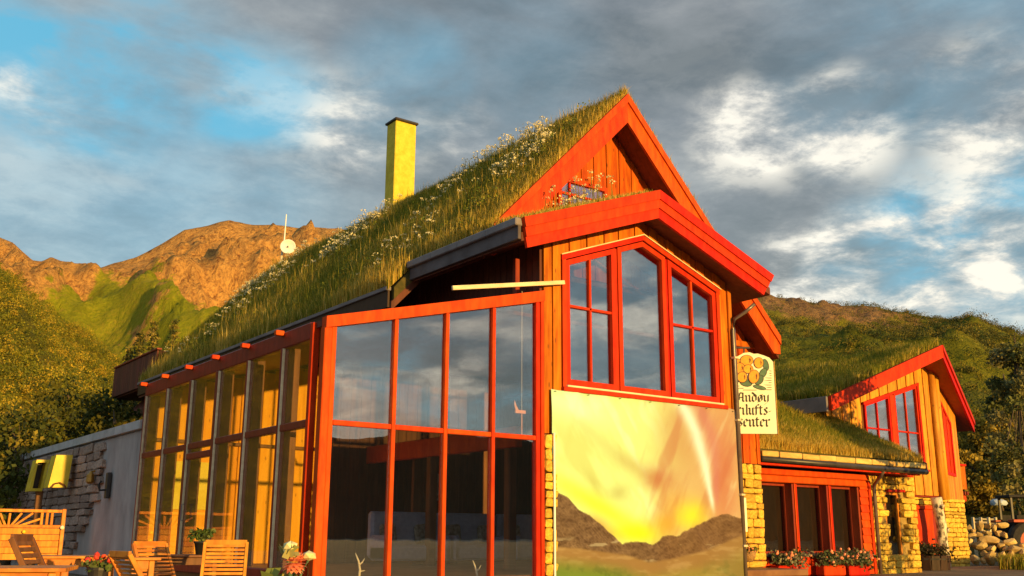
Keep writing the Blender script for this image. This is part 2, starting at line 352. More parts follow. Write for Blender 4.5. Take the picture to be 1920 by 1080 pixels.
def big_mesh(name, V, F4=None, F3=None, cols=None, mat=None, loc=(0, 0, 0)):
    """fast mesh from numpy arrays; cols per vertex"""
    me = bpy.data.meshes.new(name); V = np.asarray(V, np.float32)-np.asarray(loc, np.float32)
    parts = []; starts = []; tot = 0; lens = []
    for F, n in ((F4, 4), (F3, 3)):
        if F is not None and len(F):
            F = np.asarray(F, np.int32); parts.append(F.ravel()); starts.append(tot+np.arange(len(F))*n); lens.append(np.full(len(F), n)); tot += F.size
    me.vertices.add(len(V)); me.vertices.foreach_set('co', V.ravel())
    me.loops.add(tot); me.loops.foreach_set('vertex_index', np.concatenate(parts))
    st = np.concatenate(starts).astype(np.int32); me.polygons.add(len(st)); me.polygons.foreach_set('loop_start', st); me.polygons.foreach_set('loop_total', np.concatenate(lens).astype(np.int32))
    if cols is not None:
        a = me.color_attributes.new('Col', 'FLOAT_COLOR', 'POINT'); c = np.ones((len(V), 4), np.float32); c[:, :3] = cols; a.data.foreach_set('color', c.ravel())
    me.materials.append(mat); me.update(calc_edges=True); me.validate()
    o = link(bpy.data.objects.new(name, me)); o.location = loc; WL[o.name] = Vector(loc)
    return o
# shared rough stones
STONE = []
for i in range(9):
    V, F = cbox((-.5, -.5, -.5), (.5, .5, .5), .11)
    cor = {}
    VV = []
    for v in V:
        k = tuple(1 if c > 0 else 0 for c in v)
        if k not in cor: cor[k] = np.array([random.uniform(-.09, .09) for _ in range(3)])
        VV.append(np.array(v)+cor[k]+np.array([random.uniform(-.015, .015) for _ in range(3)]))
    STONE.append((VV, F))
STM = {}
def stone_mesh(i, mat):
    k = (i, mat.name)
    if k not in STM: STM[k] = mesh_from('stone', STONE[i][0], STONE[i][1], mat); fixn(STM[k])
    return STM[k]
def stone(parent, c, size, mat, rotz=0):
    o = link(bpy.data.objects.new('stone', stone_mesh(random.randrange(9), mat))); o.scale = size; o.rotation_euler = (0, 0, rotz); place(o, c, parent); return o
def course(parent, axis, fixed, u0, u1, z0, z1, mat, h=(.13, .24), w=(.22, .55), depth=.12, ok=None, sgn=-1):
    """courses of rough stones on a wall; axis 'x' (wall in XZ at Y=fixed) or 'y' (wall in YZ at X=fixed)"""
    zc = z0; n = 0
    while zc < z1-.04:
        hh = min(random.uniform(*h), z1-zc)
        if z1-zc-hh < .07: hh = z1-zc
        u = u0
        while u < u1-.04:
            ww = min(random.uniform(*w), u1-u)
            if u1-u-ww < .1: ww = u1-u
            um = u+ww/2; zm = zc+hh/2
            if ok is None or ok(um, zm, ww, hh):
                pr = random.uniform(0, .035)*sgn
                c = (um, fixed+pr, zm) if axis == 'x' else (fixed+pr, um, zm)
                s = (ww-.012, depth, hh-.012) if axis == 'x' else (depth, ww-.012, hh-.012)
                stone(parent, c, s, mat); n += 1
            u += ww
        zc += hh
    return n

# ------------------------------------------------------------------ ground and hills
def vnoise(x, y, seed):
    r = np.random.default_rng(seed); T = r.random((256, 256))
    xi = np.floor(x).astype(int); yi = np.floor(y).astype(int); fx = x-xi; fy = y-yi
    fx = fx*fx*(3-2*fx); fy = fy*fy*(3-2*fy); g = lambda a, b: T[a % 256, b % 256]
    return (g(xi, yi)*(1-fx)+g(xi+1, yi)*fx)*(1-fy)+(g(xi, yi+1)*(1-fx)+g(xi+1, yi+1)*fx)*fy
def fbm(x, y, sc, oc=5, seed=1, ridged=False):
    a = .5; s = 0
    for o in range(oc):
        n = vnoise(x/sc*2**o+o*17.3, y/sc*2**o+o*9.1, seed+o)
        s = s+a*((1-abs(2*n-1)) if ridged else n); a *= .5
    return s
GX = np.concatenate([np.linspace(-2500, -60, 14), np.linspace(-50, 60, 56), np.linspace(80, 2500, 14)])
GY = np.concatenate([np.linspace(-2500, -60, 14), np.linspace(-50, 60, 56), np.linspace(80, 2500, 14)])
xx, yy = np.meshgrid(GX, GY, indexing='ij')
def gz(x, y): return np.clip((np.asarray(x, float)-4)*.007, 0, .16)+0*np.asarray(y, float)
zz = gz(xx, yy)+np.where(np.hypot(xx, yy) > 75, -.25, 0)
V = np.stack([xx, yy, zz], -1).reshape(-1, 3); nx, ny = len(GX), len(GY)
ii, jj = np.meshgrid(np.arange(nx-1), np.arange(ny-1), indexing='ij'); q = (ii*ny+jj).ravel()
tag(big_mesh('ground', V, np.stack([q, q+ny, q+ny+1, q+1], -1), mat=M['gravel']), kind='structure')

def hill_mat(name, rockA, rockB, vegA, vegB, vegC):
    m, n, b = base(name); a = n.new('ShaderNodeAttribute', attribute_name='Col'); g = n.new('ShaderNodeNewGeometry'); tc = n.new('ShaderNodeTexCoord')
    P = tc.outputs['Object']; big = n.noise(P, .012, 6, .62, .5); fine = n.noise(P, .075, 8, .7, .6); fin2 = n.noise(P, .35, 6, .7)
    sepc = n.new('ShaderNodeSeparateColor'); n.put(sepc.inputs[0], a.outputs['Color'])
    mask = n.smooth(n.math('ADD', sepc.outputs[0], n.math('MULTIPLY', n.math('SUBTRACT', fine, .5), 1.5)), .38, .62)
    crk = n.noise(n.vmath('MULTIPLY', P, (1, 1, .35)), .16, 8, .72, 1.6)
    rock = n.ramp(n.math('ADD', n.math('MULTIPLY', crk, .65), n.math('MULTIPLY', fin2, .35)), [(.38, rockB), (.46, tuple((x+y)/2 for x, y in zip(rockA, rockB))), (.56, rockA)])
    veg = n.ramp(n.math('ADD', n.math('MULTIPLY', big, .5), n.math('MULTIPLY', fin2, .5)), [(.36, vegA), (.5, vegB), (.64, vegC)])
    n.put(b.inputs['Base Color'], n.mix(mask, veg, rock)); b.inputs['Roughness'].default_value = .95; b.inputs['Specular IOR Level'].default_value = .1
    bp = n.new('ShaderNodeBump'); bp.inputs['Strength'].default_value = .9; bp.inputs['Distance'].default_value = 3.0
    n.put(bp.inputs['Height'], n.math('ADD', n.math('MULTIPLY', crk, 1.6), n.math('MULTIPLY', fin2, .5))); n.put(b.inputs['Normal'], bp.outputs[0])
    return m
def hill(name, sil, D, r0, mat, power=1.25, rough=(6, 40), rockf=None, na=260, nr=80, back=1.5, ridged=True, floor=0.0, seed=3, dfun=None):
    sil = sorted(sil); pa = []; pe = []
    for px, py in sil:
        d = ray(px, py); pa.append(math.atan2(d[1], d[0])); pe.append(d[2]/math.hypot(d[0], d[1]))
    o = np.argsort(pa); pa = np.array(pa)[o]; pe = np.array(pe)[o]
    A = np.linspace(pa[0], pa[-1], na); E_ = np.interp(A, pa, pe)
    Tt = np.concatenate([np.linspace(0, 1, nr), np.linspace(1, 2, 12)[1:]])
    Dd = np.full(na, float(D)) if dfun is None else dfun(A)
    aa, tt = np.meshgrid(A, Tt, indexing='ij'); DD = Dd[:, None]
    rr = np.where(tt <= 1, r0+(DD-r0)*tt, DD+(tt-1)*(back-1)*DD)
    Hh = (CAM[2]+DD*E_[:, None])
    prof = np.where(tt <= 1, np.clip(tt, 0, 1)**power, 1-(tt-1)**1.5*.8)
    x = CAM[0]+rr*np.cos(aa); y = CAM[1]+rr*np.sin(aa)
    amp, sc = rough
    nz = (fbm(x, y, sc, 6, seed, ridged)-.5)*amp
    w = np.sin(np.clip(tt, 0, 1)*PI)**.6*np.where(tt <= 1, 1, 0)+.06
    zc = floor+(Hh-floor)*prof+nz*w*np.clip(tt*3, 0, 1)
    if rockf is not None: zc = zc+(fbm(x, y, sc*.28, 5, seed+50, True)-.5)*amp*.46*np.clip(rockf(aa, tt, x, y, pa)*1.4, 0, 1)*np.where(tt <= 1, 1-.96*np.clip((tt-.84)*6.5, 0, 1), .04)
    rk = rockf(aa, tt, x, y, pa) if rockf else np.zeros_like(aa)
    cols = np.stack([rk, rk*0, rk*0], -1).reshape(-1, 3)
    V = np.stack([x, y, zc-(tt < .01)*1.5], -1).reshape(-1, 3); m = len(Tt)
    ii, jj = np.meshgrid(np.arange(na-1), np.arange(m-1), indexing='ij'); q = (ii*m+jj).ravel()
    o = big_mesh(name, V, np.stack([q, q+m, q+m+1, q+1], -1), cols=cols, mat=mat)
    o.data.polygons.foreach_set('use_smooth', [True]*len(o.data.polygons))
    tag(o, kind='structure'); return o, (x, y, zc, aa, tt)
def azpx(px):
    d = ray(px, 700); return math.atan2(d[1], d[0])
def gauss(v, c, s): return np.exp(-((v-c)/s)**2)
mt_far = hill_mat('mountain_rock_and_grass', (.70, .37, .10), (.18, .07, .03), (.17, .18, .010), (.27, .28, .014), (.40, .32, .03))
mt_left = hill_mat('hillside_scrub', (.50, .28, .09), (.28, .13, .05), (.10, .105, .010), (.24, .19, .014), (.40, .27, .024))
mt_fjord = hill_mat('fjord_heath', (.20, .12, .07), (.08, .05, .03), (.05, .034, .018), (.085, .055, .025), (.12, .075, .032))
mt_right = hill_mat('hill_heath', (.40, .23, .09), (.10, .055, .04), (.09, .105, .014), (.19, .19, .015), (.34, .26, .026))
def rk_far(a, t, x, y, pa):
    px = np.interp(a, [azpx(v) for v in (900, 600, 420, 300, 200, 100, 0, -200)], (900, 600, 420, 300, 200, 100, 0, -200))
    lim = np.interp(px, (-200, 0, 100, 150, 175, 260, 330, 420, 520, 640, 800), (.55, .6, .72, .80, .9, .74, .63, .62, .70, .74, .75))
    r = 1/(1+np.exp(-(t-lim)*26))
    r = np.maximum(r, .62*gauss(px, 265, 75)*gauss(t, .575, .05))
    return np.clip(r*(.9+.0*t), 0, 1)
far, FAR = hill('mountain', [(-500, 250), (-200, 330), (0, 447), (25, 458), (60, 490), (78, 492), (96, 484), (112, 492), (132, 499), (140, 507), (175, 508), (205, 497), (250, 482), (300, 457), (345, 432), (390, 423), (430, 413), (470, 420), (530, 424), (560, 428), (575, 425), (625, 433), (700, 450), (800, 500), (900, 590), (1000, 760), (1150, 985)], 950, 330, mt_far, 1.55, (105, 130), rk_far, 340, 110, seed=11)
left, LEFT = hill('left_hillside', [(-5200, -1500), (-3000, -900), (-1800, -350), (-1100, -30), (-700, 150), (-400, 260), (-120, 425), (-40, 478), (0, 505), (40, 545), (90, 595), (140, 633), (175, 660), (205, 690), (232, 730), (270, 800), (310, 880), (360, 985)], 330, 70, mt_left, 1.15, (20, 45), lambda a, t, x, y, pa: np.clip(.62*gauss(t, 1.0, .06)+.2*fbm(x, y, 25, 3, 5), 0, 1), 220, 70, seed=5)
def rk_r(a, t, x, y, pa):
    px = np.interp(a, [azpx(v) for v in (2100, 1900, 1700, 1560, 1430, 1300)], (2100, 1900, 1700, 1560, 1430, 1300))
    return np.clip(.85*gauss(t, .88, .07)*(gauss(px, 1530, 120)+.45*gauss(px, 1730, 130))+.35*fbm(x, y, 60, 4, 8)*(t > .75), 0, 1)
right, RIGHT = hill('right_hill', [(900, 985), (1020, 800), (1150, 640), (1250, 590), (1330, 566), (1420, 562), (1470, 567), (1520, 578), (1570, 581), (1640, 579), (1700, 588), (1760, 598), (1810, 604), (1850, 618), (1885, 632), (1920, 652), (2000, 700), (2150, 760), (2400, 800)], 620, 110, mt_right, 1.2, (42, 90), rk_r, 260, 90, seed=21)
# hills across the fjord in front of the house: they stand in the sun's way for the valley floor and show in the panes
def front_hill(name, pts, depth, seed):
    """pts: (x, y, height) ridge points; a ridge with both flanks"""
    pts = np.array(pts, float); n = 90
    u = np.linspace(0, 1, n); k = np.linspace(0, 1, len(pts)); R = np.stack([np.interp(u, k, pts[:, i]) for i in range(3)], -1)
    tan = np.gradient(R[:, :2], axis=0); tan /= np.linalg.norm(tan, axis=1)[:, None]; nor = np.stack([-tan[:, 1], tan[:, 0]], -1)
    w = np.linspace(-1, 1, 31); V = []
    for j in w:
        p = R[:, :2]+nor*j*depth; h = R[:, 2]*(1-abs(j))**1.2
        h = h+(fbm(p[:, 0], p[:, 1], 80, 5, seed, True)-.5)*18*(1-abs(j))*np.minimum(1, R[:, 2]/40)-.5
        V.append(np.concatenate([p, h[:, None]], 1))
    V = np.array(V).transpose(1, 0, 2).reshape(-1, 3); m = len(w)
    ii, jj = np.meshgrid(np.arange(n-1), np.arange(m-1), indexing='ij'); q = (ii*m+jj).ravel()
    o = big_mesh(name, V, np.stack([q, q+m, q+m+1, q+1], -1), cols=np.zeros((len(V), 3)), mat=mt_fjord)
    o.data.polygons.foreach_set('use_smooth', [True]*len(o.data.polygons)); tag(o, kind='structure')
front_hill('fjord_hill', [(150, -820, 0), (215, -800, 50), (290, -780, 74), (380, -770, 82), (470, -750, 92), (560, -730, 88), (680, -700, 84), (800, -670, 72), (1000, -590, 55), (1500, -450, 40), (1700, -400, 0)], 210, 31)

def leafcloud(cen, radii, k, size, cols, shell=.35, jit=.25):
    """k small leaf faces spread through each ellipsoid; returns V, F, C"""
    N = len(cen); cen = np.asarray(cen, float); radii = np.asarray(radii, float)
    d = rng.normal(size=(N, k, 3)); d /= np.linalg.norm(d, axis=2, keepdims=True)
    r = rng.random((N, k, 1))**shell
    p = cen[:, None]+d*r*radii[:, None]
    u = rng.normal(size=(N, k, 3)); u /= np.linalg.norm(u, axis=2, keepdims=True); v = np.cross(u, rng.normal(size=(N, k, 3))); v /= np.linalg.norm(v, axis=2, keepdims=True)
    s = (size if np.isscalar(size) else np.asarray(size).reshape(N, 1, 1))*(.6+.8*rng.random((N, k, 1)))
    V = np.stack([p-u*s*.5, p+v*s*.32, p+u*s*.5, p-v*s*.32], 2).reshape(-1, 3)
    F = np.arange(N*k*4).reshape(-1, 4)
    c = np.asarray(cols, float)[:, None]*(1-jit+2*jit*rng.random((N, k, 1)))
    return V, F, np.repeat(c.reshape(-1, 3), 4, 0)
def scatter_on(H, n, sel, rmin, rmax, k, size, pal, squash=.8, cols=None):
    x, y, z, a, t = H; pr = sel(a, t, x, y).ravel(); pr = pr/pr.sum()
    i = rng.choice(len(pr), n, p=pr); r = rmin+(rmax-rmin)*rng.random(n)**1.5
    jx = rng.normal(size=(n, 2))*1.5
    cen = np.stack([x.ravel()[i]+jx[:, 0], y.ravel()[i]+jx[:, 1], z.ravel()[i]+r*squash*.5], -1)
    pal = np.array(pal); c = pal[rng.integers(0, len(pal), n)]*(.75+.5*rng.random((n, 1)))
    return leafcloud(cen, np.stack([r, r, r*squash], -1), k, size, c)
pal_l = [(.11, .125, .012), (.20, .19, .014), (.30, .24, .018), (.42, .29, .025), (.15, .155, .014), (.12, .13, .012)]
lx = lambda a: np.interp(a, [azpx(v) for v in (400, 200, 0, -200)], (400, 200, 0, -200))
V, F, C = scatter_on(LEFT, 8000, lambda a, t, x, y: ((t > .08) & (t < .985) & (lx(a) > -90)) * np.hypot(x-CAM[0], y-CAM[1])*(.3+fbm(x, y, 30, 3, 77)), .7, 2.1, 56, .30, pal_l)
tag(big_mesh('hillside_shrubs', V, F, cols=C, mat=M['leaf']), kind='stuff')
pal_r = [(.055, .065, .016), (.085, .09, .017), (.13, .115, .017), (.19, .15, .02)]
rx = lambda a: np.interp(a, [azpx(v) for v in (2100, 1900, 1700, 1400, 1200)], (2100, 1900, 1700, 1400, 1200))
V, F, C = scatter_on(RIGHT, 4600, lambda a, t, x, y: ((t < .97) & (rx(a) > 1380) & (rx(a) < 1990)) * (.04+.9/(1+np.exp(-(rx(a)-1640)/40))+.35*(t < .55)) * np.hypot(x-CAM[0], y-CAM[1])*(.3+fbm(x, y, 40, 3, 99)), 1.2, 3.2, 50, .5, pal_r)
tag(big_mesh('hillside_trees', V, F, cols=C, mat=M['leaf']), kind='stuff')

# ------------------------------------------------------------------ LODGE
lodge = thing('turf_roofed_lodge', (5, 4, 0), 'big red and orange timber lodge with steep turf roof, yellow chimney and tall glazed front', 'building')
AX, AZ, SL_L = 6.70, 7.60, .364                 # lower gable apex
UX, UZ, SL_U, UY = 7.26, 10.33, 1.03, .80       # upper gable apex, barge plane
XE = 2.90                                       # left eave of the main roof
def under_low(x): return AZ-SL_L*abs(x-AX)-.42
def under_up(x): return UZ-SL_U*abs(x-UX)-.50
# --- walls behind the cladding
def wall(pts, y0, y1, m='wood_shaded'): return ob('wall', pxz(pts, y0, y1), M[m], lodge)
WB, WT = 3.62, 6.02
def wtop(x): return 6.74-.364*abs(x-6.83)
wall([(4.33, 0), (9.35, 0), (9.35, WB-.06), (4.33, WB-.06)], .03, .2)
wall([(4.33, WB-.06), (4.80, WB-.06), (4.80, under_low(4.80)), (4.33, under_low(4.33))], .03, .2)
wall([(8.93, WB-.06), (9.35, WB-.06), (9.35, under_low(9.35)), (8.93, under_low(8.93))], .03, .2)
wall([(4.80, wtop(4.80)), (6.83, wtop(6.83)), (8.93, wtop(8.93)), (8.93, under_low(8.93)), (AX, under_low(AX)), (4.80, under_low(4.80))], .03, .2)
wall([(4.36, 0.05), (11.75, .05), (11.75, under_up(11.75)), (UX, under_up(UX)), (4.36, under_up(4.36))], 1.62, 1.8) if False else None
# upper gable and the wall right of the bay
wall([(4.36, 6.1), (9.47, 6.1), (9.47, under_up(9.47)), (UX, under_up(UX)), (4.36, under_up(4.36))], 1.44, 1.6)
wall([(9.62, 0.02), (11.72, .02), (11.72, under_up(11.72)), (9.62, under_up(9.62))], 1.44, 1.6)
ob('wall', pyz([(.2, 0), (1.44, 0), (1.44, 6.3), (.2, 6.3)], 9.24, 9.34), M['wood_shaded'], lodge)
ob('wall', pyz([(1.6, 0), (19.5, 0), (19.5, 5.4), (1.6, 5.4)], 11.6, 11.72), M['wood_shaded'], lodge)
ob('wall', pyz([(8.95, 0), (19.5, 0), (19.5, 6.0), (8.95, 6.0)], 4.3, 4.42), M['wood_shaded'], lodge)
ob('wall', pxz([(4.42, 0), (11.6, 0), (11.6, under_up(11.6)), (UX, under_up(UX)), (4.42, under_up(4.42))], 19.3, 19.5), M['wood_shaded'], lodge)
# side wall of the hall above the glass room roof, its boards under the eave carry shade in their dark colour
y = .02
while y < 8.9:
    w = random.uniform(.17, .24); ob('plank', cbox((4.27, y, 5.30), (4.33-random.uniform(0, .02), min(y+w-.012, 8.95), 6.6)), M['wood_shaded'], lodge); y += w
ob('wall', pyz([(.2, 5.25), (8.95, 5.25), (8.95, 6.6), (.2, 6.6)], 4.33, 4.42), M['wood_shaded'], lodge)
ob('post', cbox((4.02, .42, 5.25), (4.12, .52, 6.0)), M['red_dark'], lodge)
# --- bay cladding: wide boards, alternately proud
x = 4.33; k = 0
while x < 9.25:
    w = random.choice((.19, .22, .25)); x1 = min(x+w, 9.26)
    xa, xb = x+.004, x1-.004
    y0 = -.055 if k % 2 else -.025
    def poly(zl, zr, xa=xa, xb=xb):
        P_ = [(xa, zl), (xb, zr), (xb, under_low(xb))]
        if xa < AX < xb: P_.append((AX, under_low(AX)))
        return P_+[(xa, under_low(xa))]
    if xb <= 4.80 or xa >= 8.95:
        ob('plank', pxz(poly(2.75, 2.75), y0, .03), M['wood'], lodge)
    elif xa > 4.72 and xb < 9.02:
        ob('plank', pxz(poly(wtop(xa)+.10, wtop(xb)+.10), y0, .03), M['wood'], lodge)
    else:
        xm = 4.79 if xa < 6 else 8.94
        if xa < 6:
            ob('plank', pxz([(xa, 2.75), (xm, 2.75), (xm, under_low(xm)), (xa, under_low(xa))], y0, .03), M['wood'], lodge)
            if xb-xm > .05: ob('plank', pxz(poly(wtop(xm)+.10, wtop(xb)+.10, xm+.004, xb), y0, .03), M['wood'], lodge)
        else:
            if xm-xa > .05: ob('plank', pxz(poly(wtop(xa)+.10, wtop(xm)+.10, xa, xm-.004), y0, .03), M['wood'], lodge)
            ob('plank', pxz([(xm, 2.75), (xb, 2.75), (xb, under_low(xb)), (xm, under_low(xm))], y0, .03), M['wood'], lodge)
    x = x1; k += 1
ob('corner_board', cbox((9.26, -.075, 2.7), (9.37, .05, 6.1)), M['wood'], lodge)
# narrow stone strip beside the banner
course(lodge, 'x', -.03, 4.30, 4.56, .1, 2.73, M['stone_y'], h=(.14, .24), w=(.16, .3), depth=.14)
# --- big window of the bay: three lights with peaked head
def window(parent, polys, y, d, frame_w, mat, glass, muntins=(), name='window', bars=True, glass_y=.03, xform=None):
    """polys: outer outline (x, z); frame follows the outline; muntins: list of ((x,z),(x,z),w)"""
    pts = np.array(polys, float); c = pts.mean(0); n = len(pts)
    area = sum(pts[i][0]*pts[(i+1) % n][1]-pts[(i+1) % n][0]*pts[i][1] for i in range(n)); sg = 1 if area > 0 else -1
    ins = []
    for i in range(n):
        a, b, cc = pts[i-1], pts[i], pts[(i+1) % n]
        d1 = (b-a)/np.linalg.norm(b-a); d2 = (cc-b)/np.linalg.norm(cc-b)
        n1_ = np.array([-d1[1], d1[0]])*sg; n2_ = np.array([-d2[1], d2[0]])*sg
        m = n1_+n2_; m = m/(1+n1_@n2_); ins.append(b+m*frame_w)
    X = xform or (lambda x, y_, z_: (x, y_, z_))
    Vv = []; Ff = []
    for yy_ in (y, y+d):
        for p in pts: Vv.append(X(p[0], yy_, p[1]))
        for p in ins: Vv.append(X(p[0], yy_, p[1]))
    for i in range(n):
        j = (i+1) % n
        Ff += [(i, j, n+j, n+i), (2*n+i, 2*n+j, 3*n+j, 3*n+i), (i, j, 2*n+j, 2*n+i), (n+i, n+j, 3*n+j, 3*n+i)]
    fr = ob(name, (Vv, Ff), mat, parent)
    gp = [np.array(X(p[0], y+d*.55, p[1])) for p in ins]; off = np.array(X(0, .012, 0))-np.array(X(0, 0, 0))
    ob('pane', prism(gp, off), glass, fr)
    for (a, b, w) in muntins:
        A_ = np.array(X(a[0], y+d*.42, a[1])); B_ = np.array(X(b[0], y+d*.42, b[1]))
        ob('muntin', bar(A_, B_, w, d*.5, up=np.cross(B_-A_, (0, 0, 1)) if abs((B_-A_)[2]) < .5*np.linalg.norm(B_-A_) else (0, 1, 0)) if False else bar(A_, B_, d*.5, w, up=(0, 0, 1)) if abs((B_-A_)[2]) < .5*np.linalg.norm(B_-A_) else bar(A_, B_, w, d*.5, up=(0, 1, 0)), mat, fr)
    return fr
b0, b1 = WB+.04, wtop
edges = [(4.83, 6.02), (6.17, 7.50), (7.55, 8.88)]
def head(a, b):
    P_ = [(b, wtop(b)-.02)]
    if a < 6.83 < b: P_.append((6.83, wtop(6.83)-.02))
    return P_+[(a, wtop(a)-.02)]
for i, (a, b) in enumerate([(4.83, 6.08), (6.15, 7.45), (7.52, 8.90)]):
    zc = 5.02
    mu = [] if i == 1 else [(((a+b)/2, b0+.09), ((a+b)/2, wtop((a+b)/2)-.1), .05), ((a+.08, zc+.12), (b-.08, zc+.12), .05)]
    window(lodge, [(a, b0), (b, b0)]+head(a, b), -.05, .13, .10, M['red'], M['glass_win'], mu)
for xm in (6.115, 7.485): ob('mullion', cbox((xm-.028, -.035, b0), (xm+.028, .09, wtop(xm)-.03)), M['red'], lodge)
ob('window_casing', pxz([(4.73, WB-.02), (4.825, WB-.02), (4.825, wtop(4.825)), (4.73, wtop(4.73)+.02)], -.075, .03), M['red'], lodge)
ob('window_casing', pxz([(8.905, WB-.02), (9.0, WB-.02), (9.0, wtop(9.0)+.02), (8.905, wtop(8.905))], -.075, .03), M['red'], lodge)
ob('window_casing', pxz([(4.72, wtop(4.72)), (6.83, wtop(6.83)), (6.83, wtop(6.83)+.10), (4.72, wtop(4.72)+.10)], -.08, .03), M['red'], lodge)
ob('window_casing', pxz([(6.83, wtop(6.83)), (9.01, wtop(9.01)), (9.01, wtop(9.01)+.10), (6.83, wtop(6.83)+.10)], -.08, .03), M['red'], lodge)
ob('drip_edge', pxz([(4.70, wtop(4.70)+.103), (6.83, wtop(6.83)+.103), (6.83, wtop(6.83)+.125), (4.70, wtop(4.70)+.125)], -.11, .0), M['pale_wood'], lodge)
ob('drip_edge', pxz([(6.83, wtop(6.83)+.103), (9.03, wtop(9.03)+.103), (9.03, wtop(9.03)+.125), (6.83, wtop(6.83)+.125)], -.11, .0), M['pale_wood'], lodge)
ob('window_sill', cbox((4.70, -.14, WB-.10), (9.05, .03, WB-.02)), M['red'], lodge)
ob('sill_flashing', cbox((4.80, -.12, WB-.015), (8.95, -.0, WB+.02)), M['pale_wood'], lodge)
# --- lower gable roof
LX, RX = 3.36, 10.02
def low_top(x): return AZ-SL_L*abs(x-AX)
for s, xe in ((-1, LX), (1, RX)):
    yb0 = -.66
    for k, (t0, t1, yo) in enumerate(((.0, .19, -.72), (.17, .37, -.69), (.35, .57, -.66))):
        xa = AX; xt = xe-s*.11*t0/.57; xu = xe-s*.11*t1/.57
        if s > 0: xt = xe-.30*t0/.57; xu = xe-.30*t1/.57
        ob('bargeboard', pxz([(xa, AZ-t0), (xt, low_top(xt)-t0), (xu, low_top(xu)-t1), (xa, AZ-t1)], yo, -.60), M['red'], lodge)
    yend = 3.1 if s < 0 else 1.6
    xe2 = xe+.02*s*-1
    ob('roof_deck', prism([(AX, -.6, AZ-.26), (xe2, -.6, low_top(xe2)-.26), (xe2, -.6, low_top(xe2)-.42), (AX, -.6, AZ-.42)], (0, yend+.6, 0)), M['wood_shaded'], lodge)
    ob('turf', prism([(AX, -.59, AZ-.02), (xe2+.1*-s, -.59, low_top(xe2)-.03), (xe2+.1*-s, -.59, low_top(xe2)-.255), (AX, -.59, AZ-.255)], (0, yend+.55, 0)), M['turf'], lodge)
# left eave of the lower gable: grey edging in two steps
ob('eave_board', cbox((LX-.05, -.60, low_top(LX)-.38), (LX+.02, 3.1, low_top(LX)-.13)), M['eave_grey'], lodge)
for k in range(4):
    ya = -.62+k*.93; ob('eave_flashing', cbox((LX-.12, ya, low_top(LX)-.14), (LX+.06, ya+.925, low_top(LX)+.0)), M['grey_metal'], lodge)
# --- upper gable and main roof
def up_top(x): return UZ-SL_U*abs(x-UX)
RXE = 11.92; YB = 19.5
for s, xe, xq in ((-1, XE, 3.55), (1, RXE, RXE)):
    xr = xe; xe = xq
    for k, (t0, t1, yo, mm) in enumerate(((0, .20, UY-.10, 'red_rough'), (.185, .66, UY-.06, 'red_rough'))):
        ob('bargeboard', pxz([(UX, UZ-t0), (xe, up_top(xe)-t0), (xe, up_top(xe)-min(t1, .42)), (xe-s*max(0, t1-.42)/SL_U, up_top(xe-s*max(0, t1-.42)/SL_U)-t1), (UX, UZ-t1)] if t1 > .42 else [(UX, UZ-t0), (xe, up_top(xe)-t0), (xe, up_top(xe)-t1), (UX, UZ-t1)], yo, UY), M[mm], lodge)
    if s < 0:
        ob('roof_deck', prism([(xe, 3.05, up_top(xe)-.34), (xr, 3.05, up_top(xr)-.34), (xr, 3.05, up_top(xr)-.52), (xe, 3.05, up_top(xe)-.52)], (0, YB-3.05, 0)), M['wood_shaded'], lodge)
        ob('turf', prism([(xe, 3.06, up_top(xe)-.02), (xr+.06, 3.06, up_top(xr)-.03), (xr+.06, 3.06, up_top(xr)-.335), (xe, 3.06, up_top(xe)-.335)], (0, YB-3.08, 0)), M['turf'], lodge)
    ob('roof_deck', prism([(UX, UY, UZ-.34), (xe, UY, up_top(xe)-.34), (xe, UY, up_top(xe)-.52), (UX, UY, UZ-.52)], (0, YB-UY, 0)), M['wood_shaded'], lodge)
    ob('turf', prism([(UX, UY+.01, UZ-.0), (xe+.06*-s, UY+.01, up_top(xe)-.03), (xe+.06*-s, UY+.01, up_top(xe)-.335), (UX, UY+.01, UZ-.335)], (0, YB-UY-.02, 0)), M['turf'], lodge)
ob('eave_board', cbox((XE-.05, 3.12, up_top(XE)-.45), (XE-.0, YB, up_top(XE)-.10)), M['wood_black'], lodge)
for k in range(11):
    ya = 3.12+k*1.49; ob('eave_flashing', cbox((XE-.09, ya, up_top(XE)-.10), (XE+.03, ya+1.48, up_top(XE)-.02)), M['grey_metal'], lodge)
# gable planks
x = 4.55; k = 0
while x < 9.9:
    w = random.uniform(.15, .21); xa, xb = x+.003, x+w-.003
    pts = [(xa, 6.2), (xb, 6.2), (xb, under_up(xb)-.0)]
    if xa < UX < xb: pts.append((UX, under_up(UX)))
    pts.append((xa, under_up(xa)))
    if under_up(xa) > 6.25 and under_up(xb) > 6.25: ob('plank', pxz(pts, 1.385-.022*(k % 2), 1.44), M['wood_red'], lodge)
    x += w; k += 1
window(lodge, [(5.78, 7.2), (7.15, 7.2), (7.15, 8.30), (5.78, 8.30)], 1.30, .08, .09, M['red'], M['glass_win'], [((6.1, 7.25), (6.1, 8.22), .05), ((5.85, 7.95), (7.08, 7.95), .05)])
# wall right of the bay
x = 9.64; k = 0
while x < 11.70:
    w = random.uniform(.19, .25); xb = min(x+w, 11.74)
    ob('plank', pxz([(x+.003, 2.62), (xb-.003, 2.62), (xb-.003, under_up(xb)), (x+.003, under_up(x))], 1.37-.025*(k % 2), 1.44), M['wood_red'], lodge); x += w; k += 1
ob('trim_board', cbox((10.7, 1.25, 5.28), (11.75, 1.34, 5.42)), M['wood'], lodge)
course(lodge, 'x', 1.42, 10.75, 11.74, .06, 2.6, M['stone_y'], h=(.12, .22), w=(.2, .48), depth=.16)
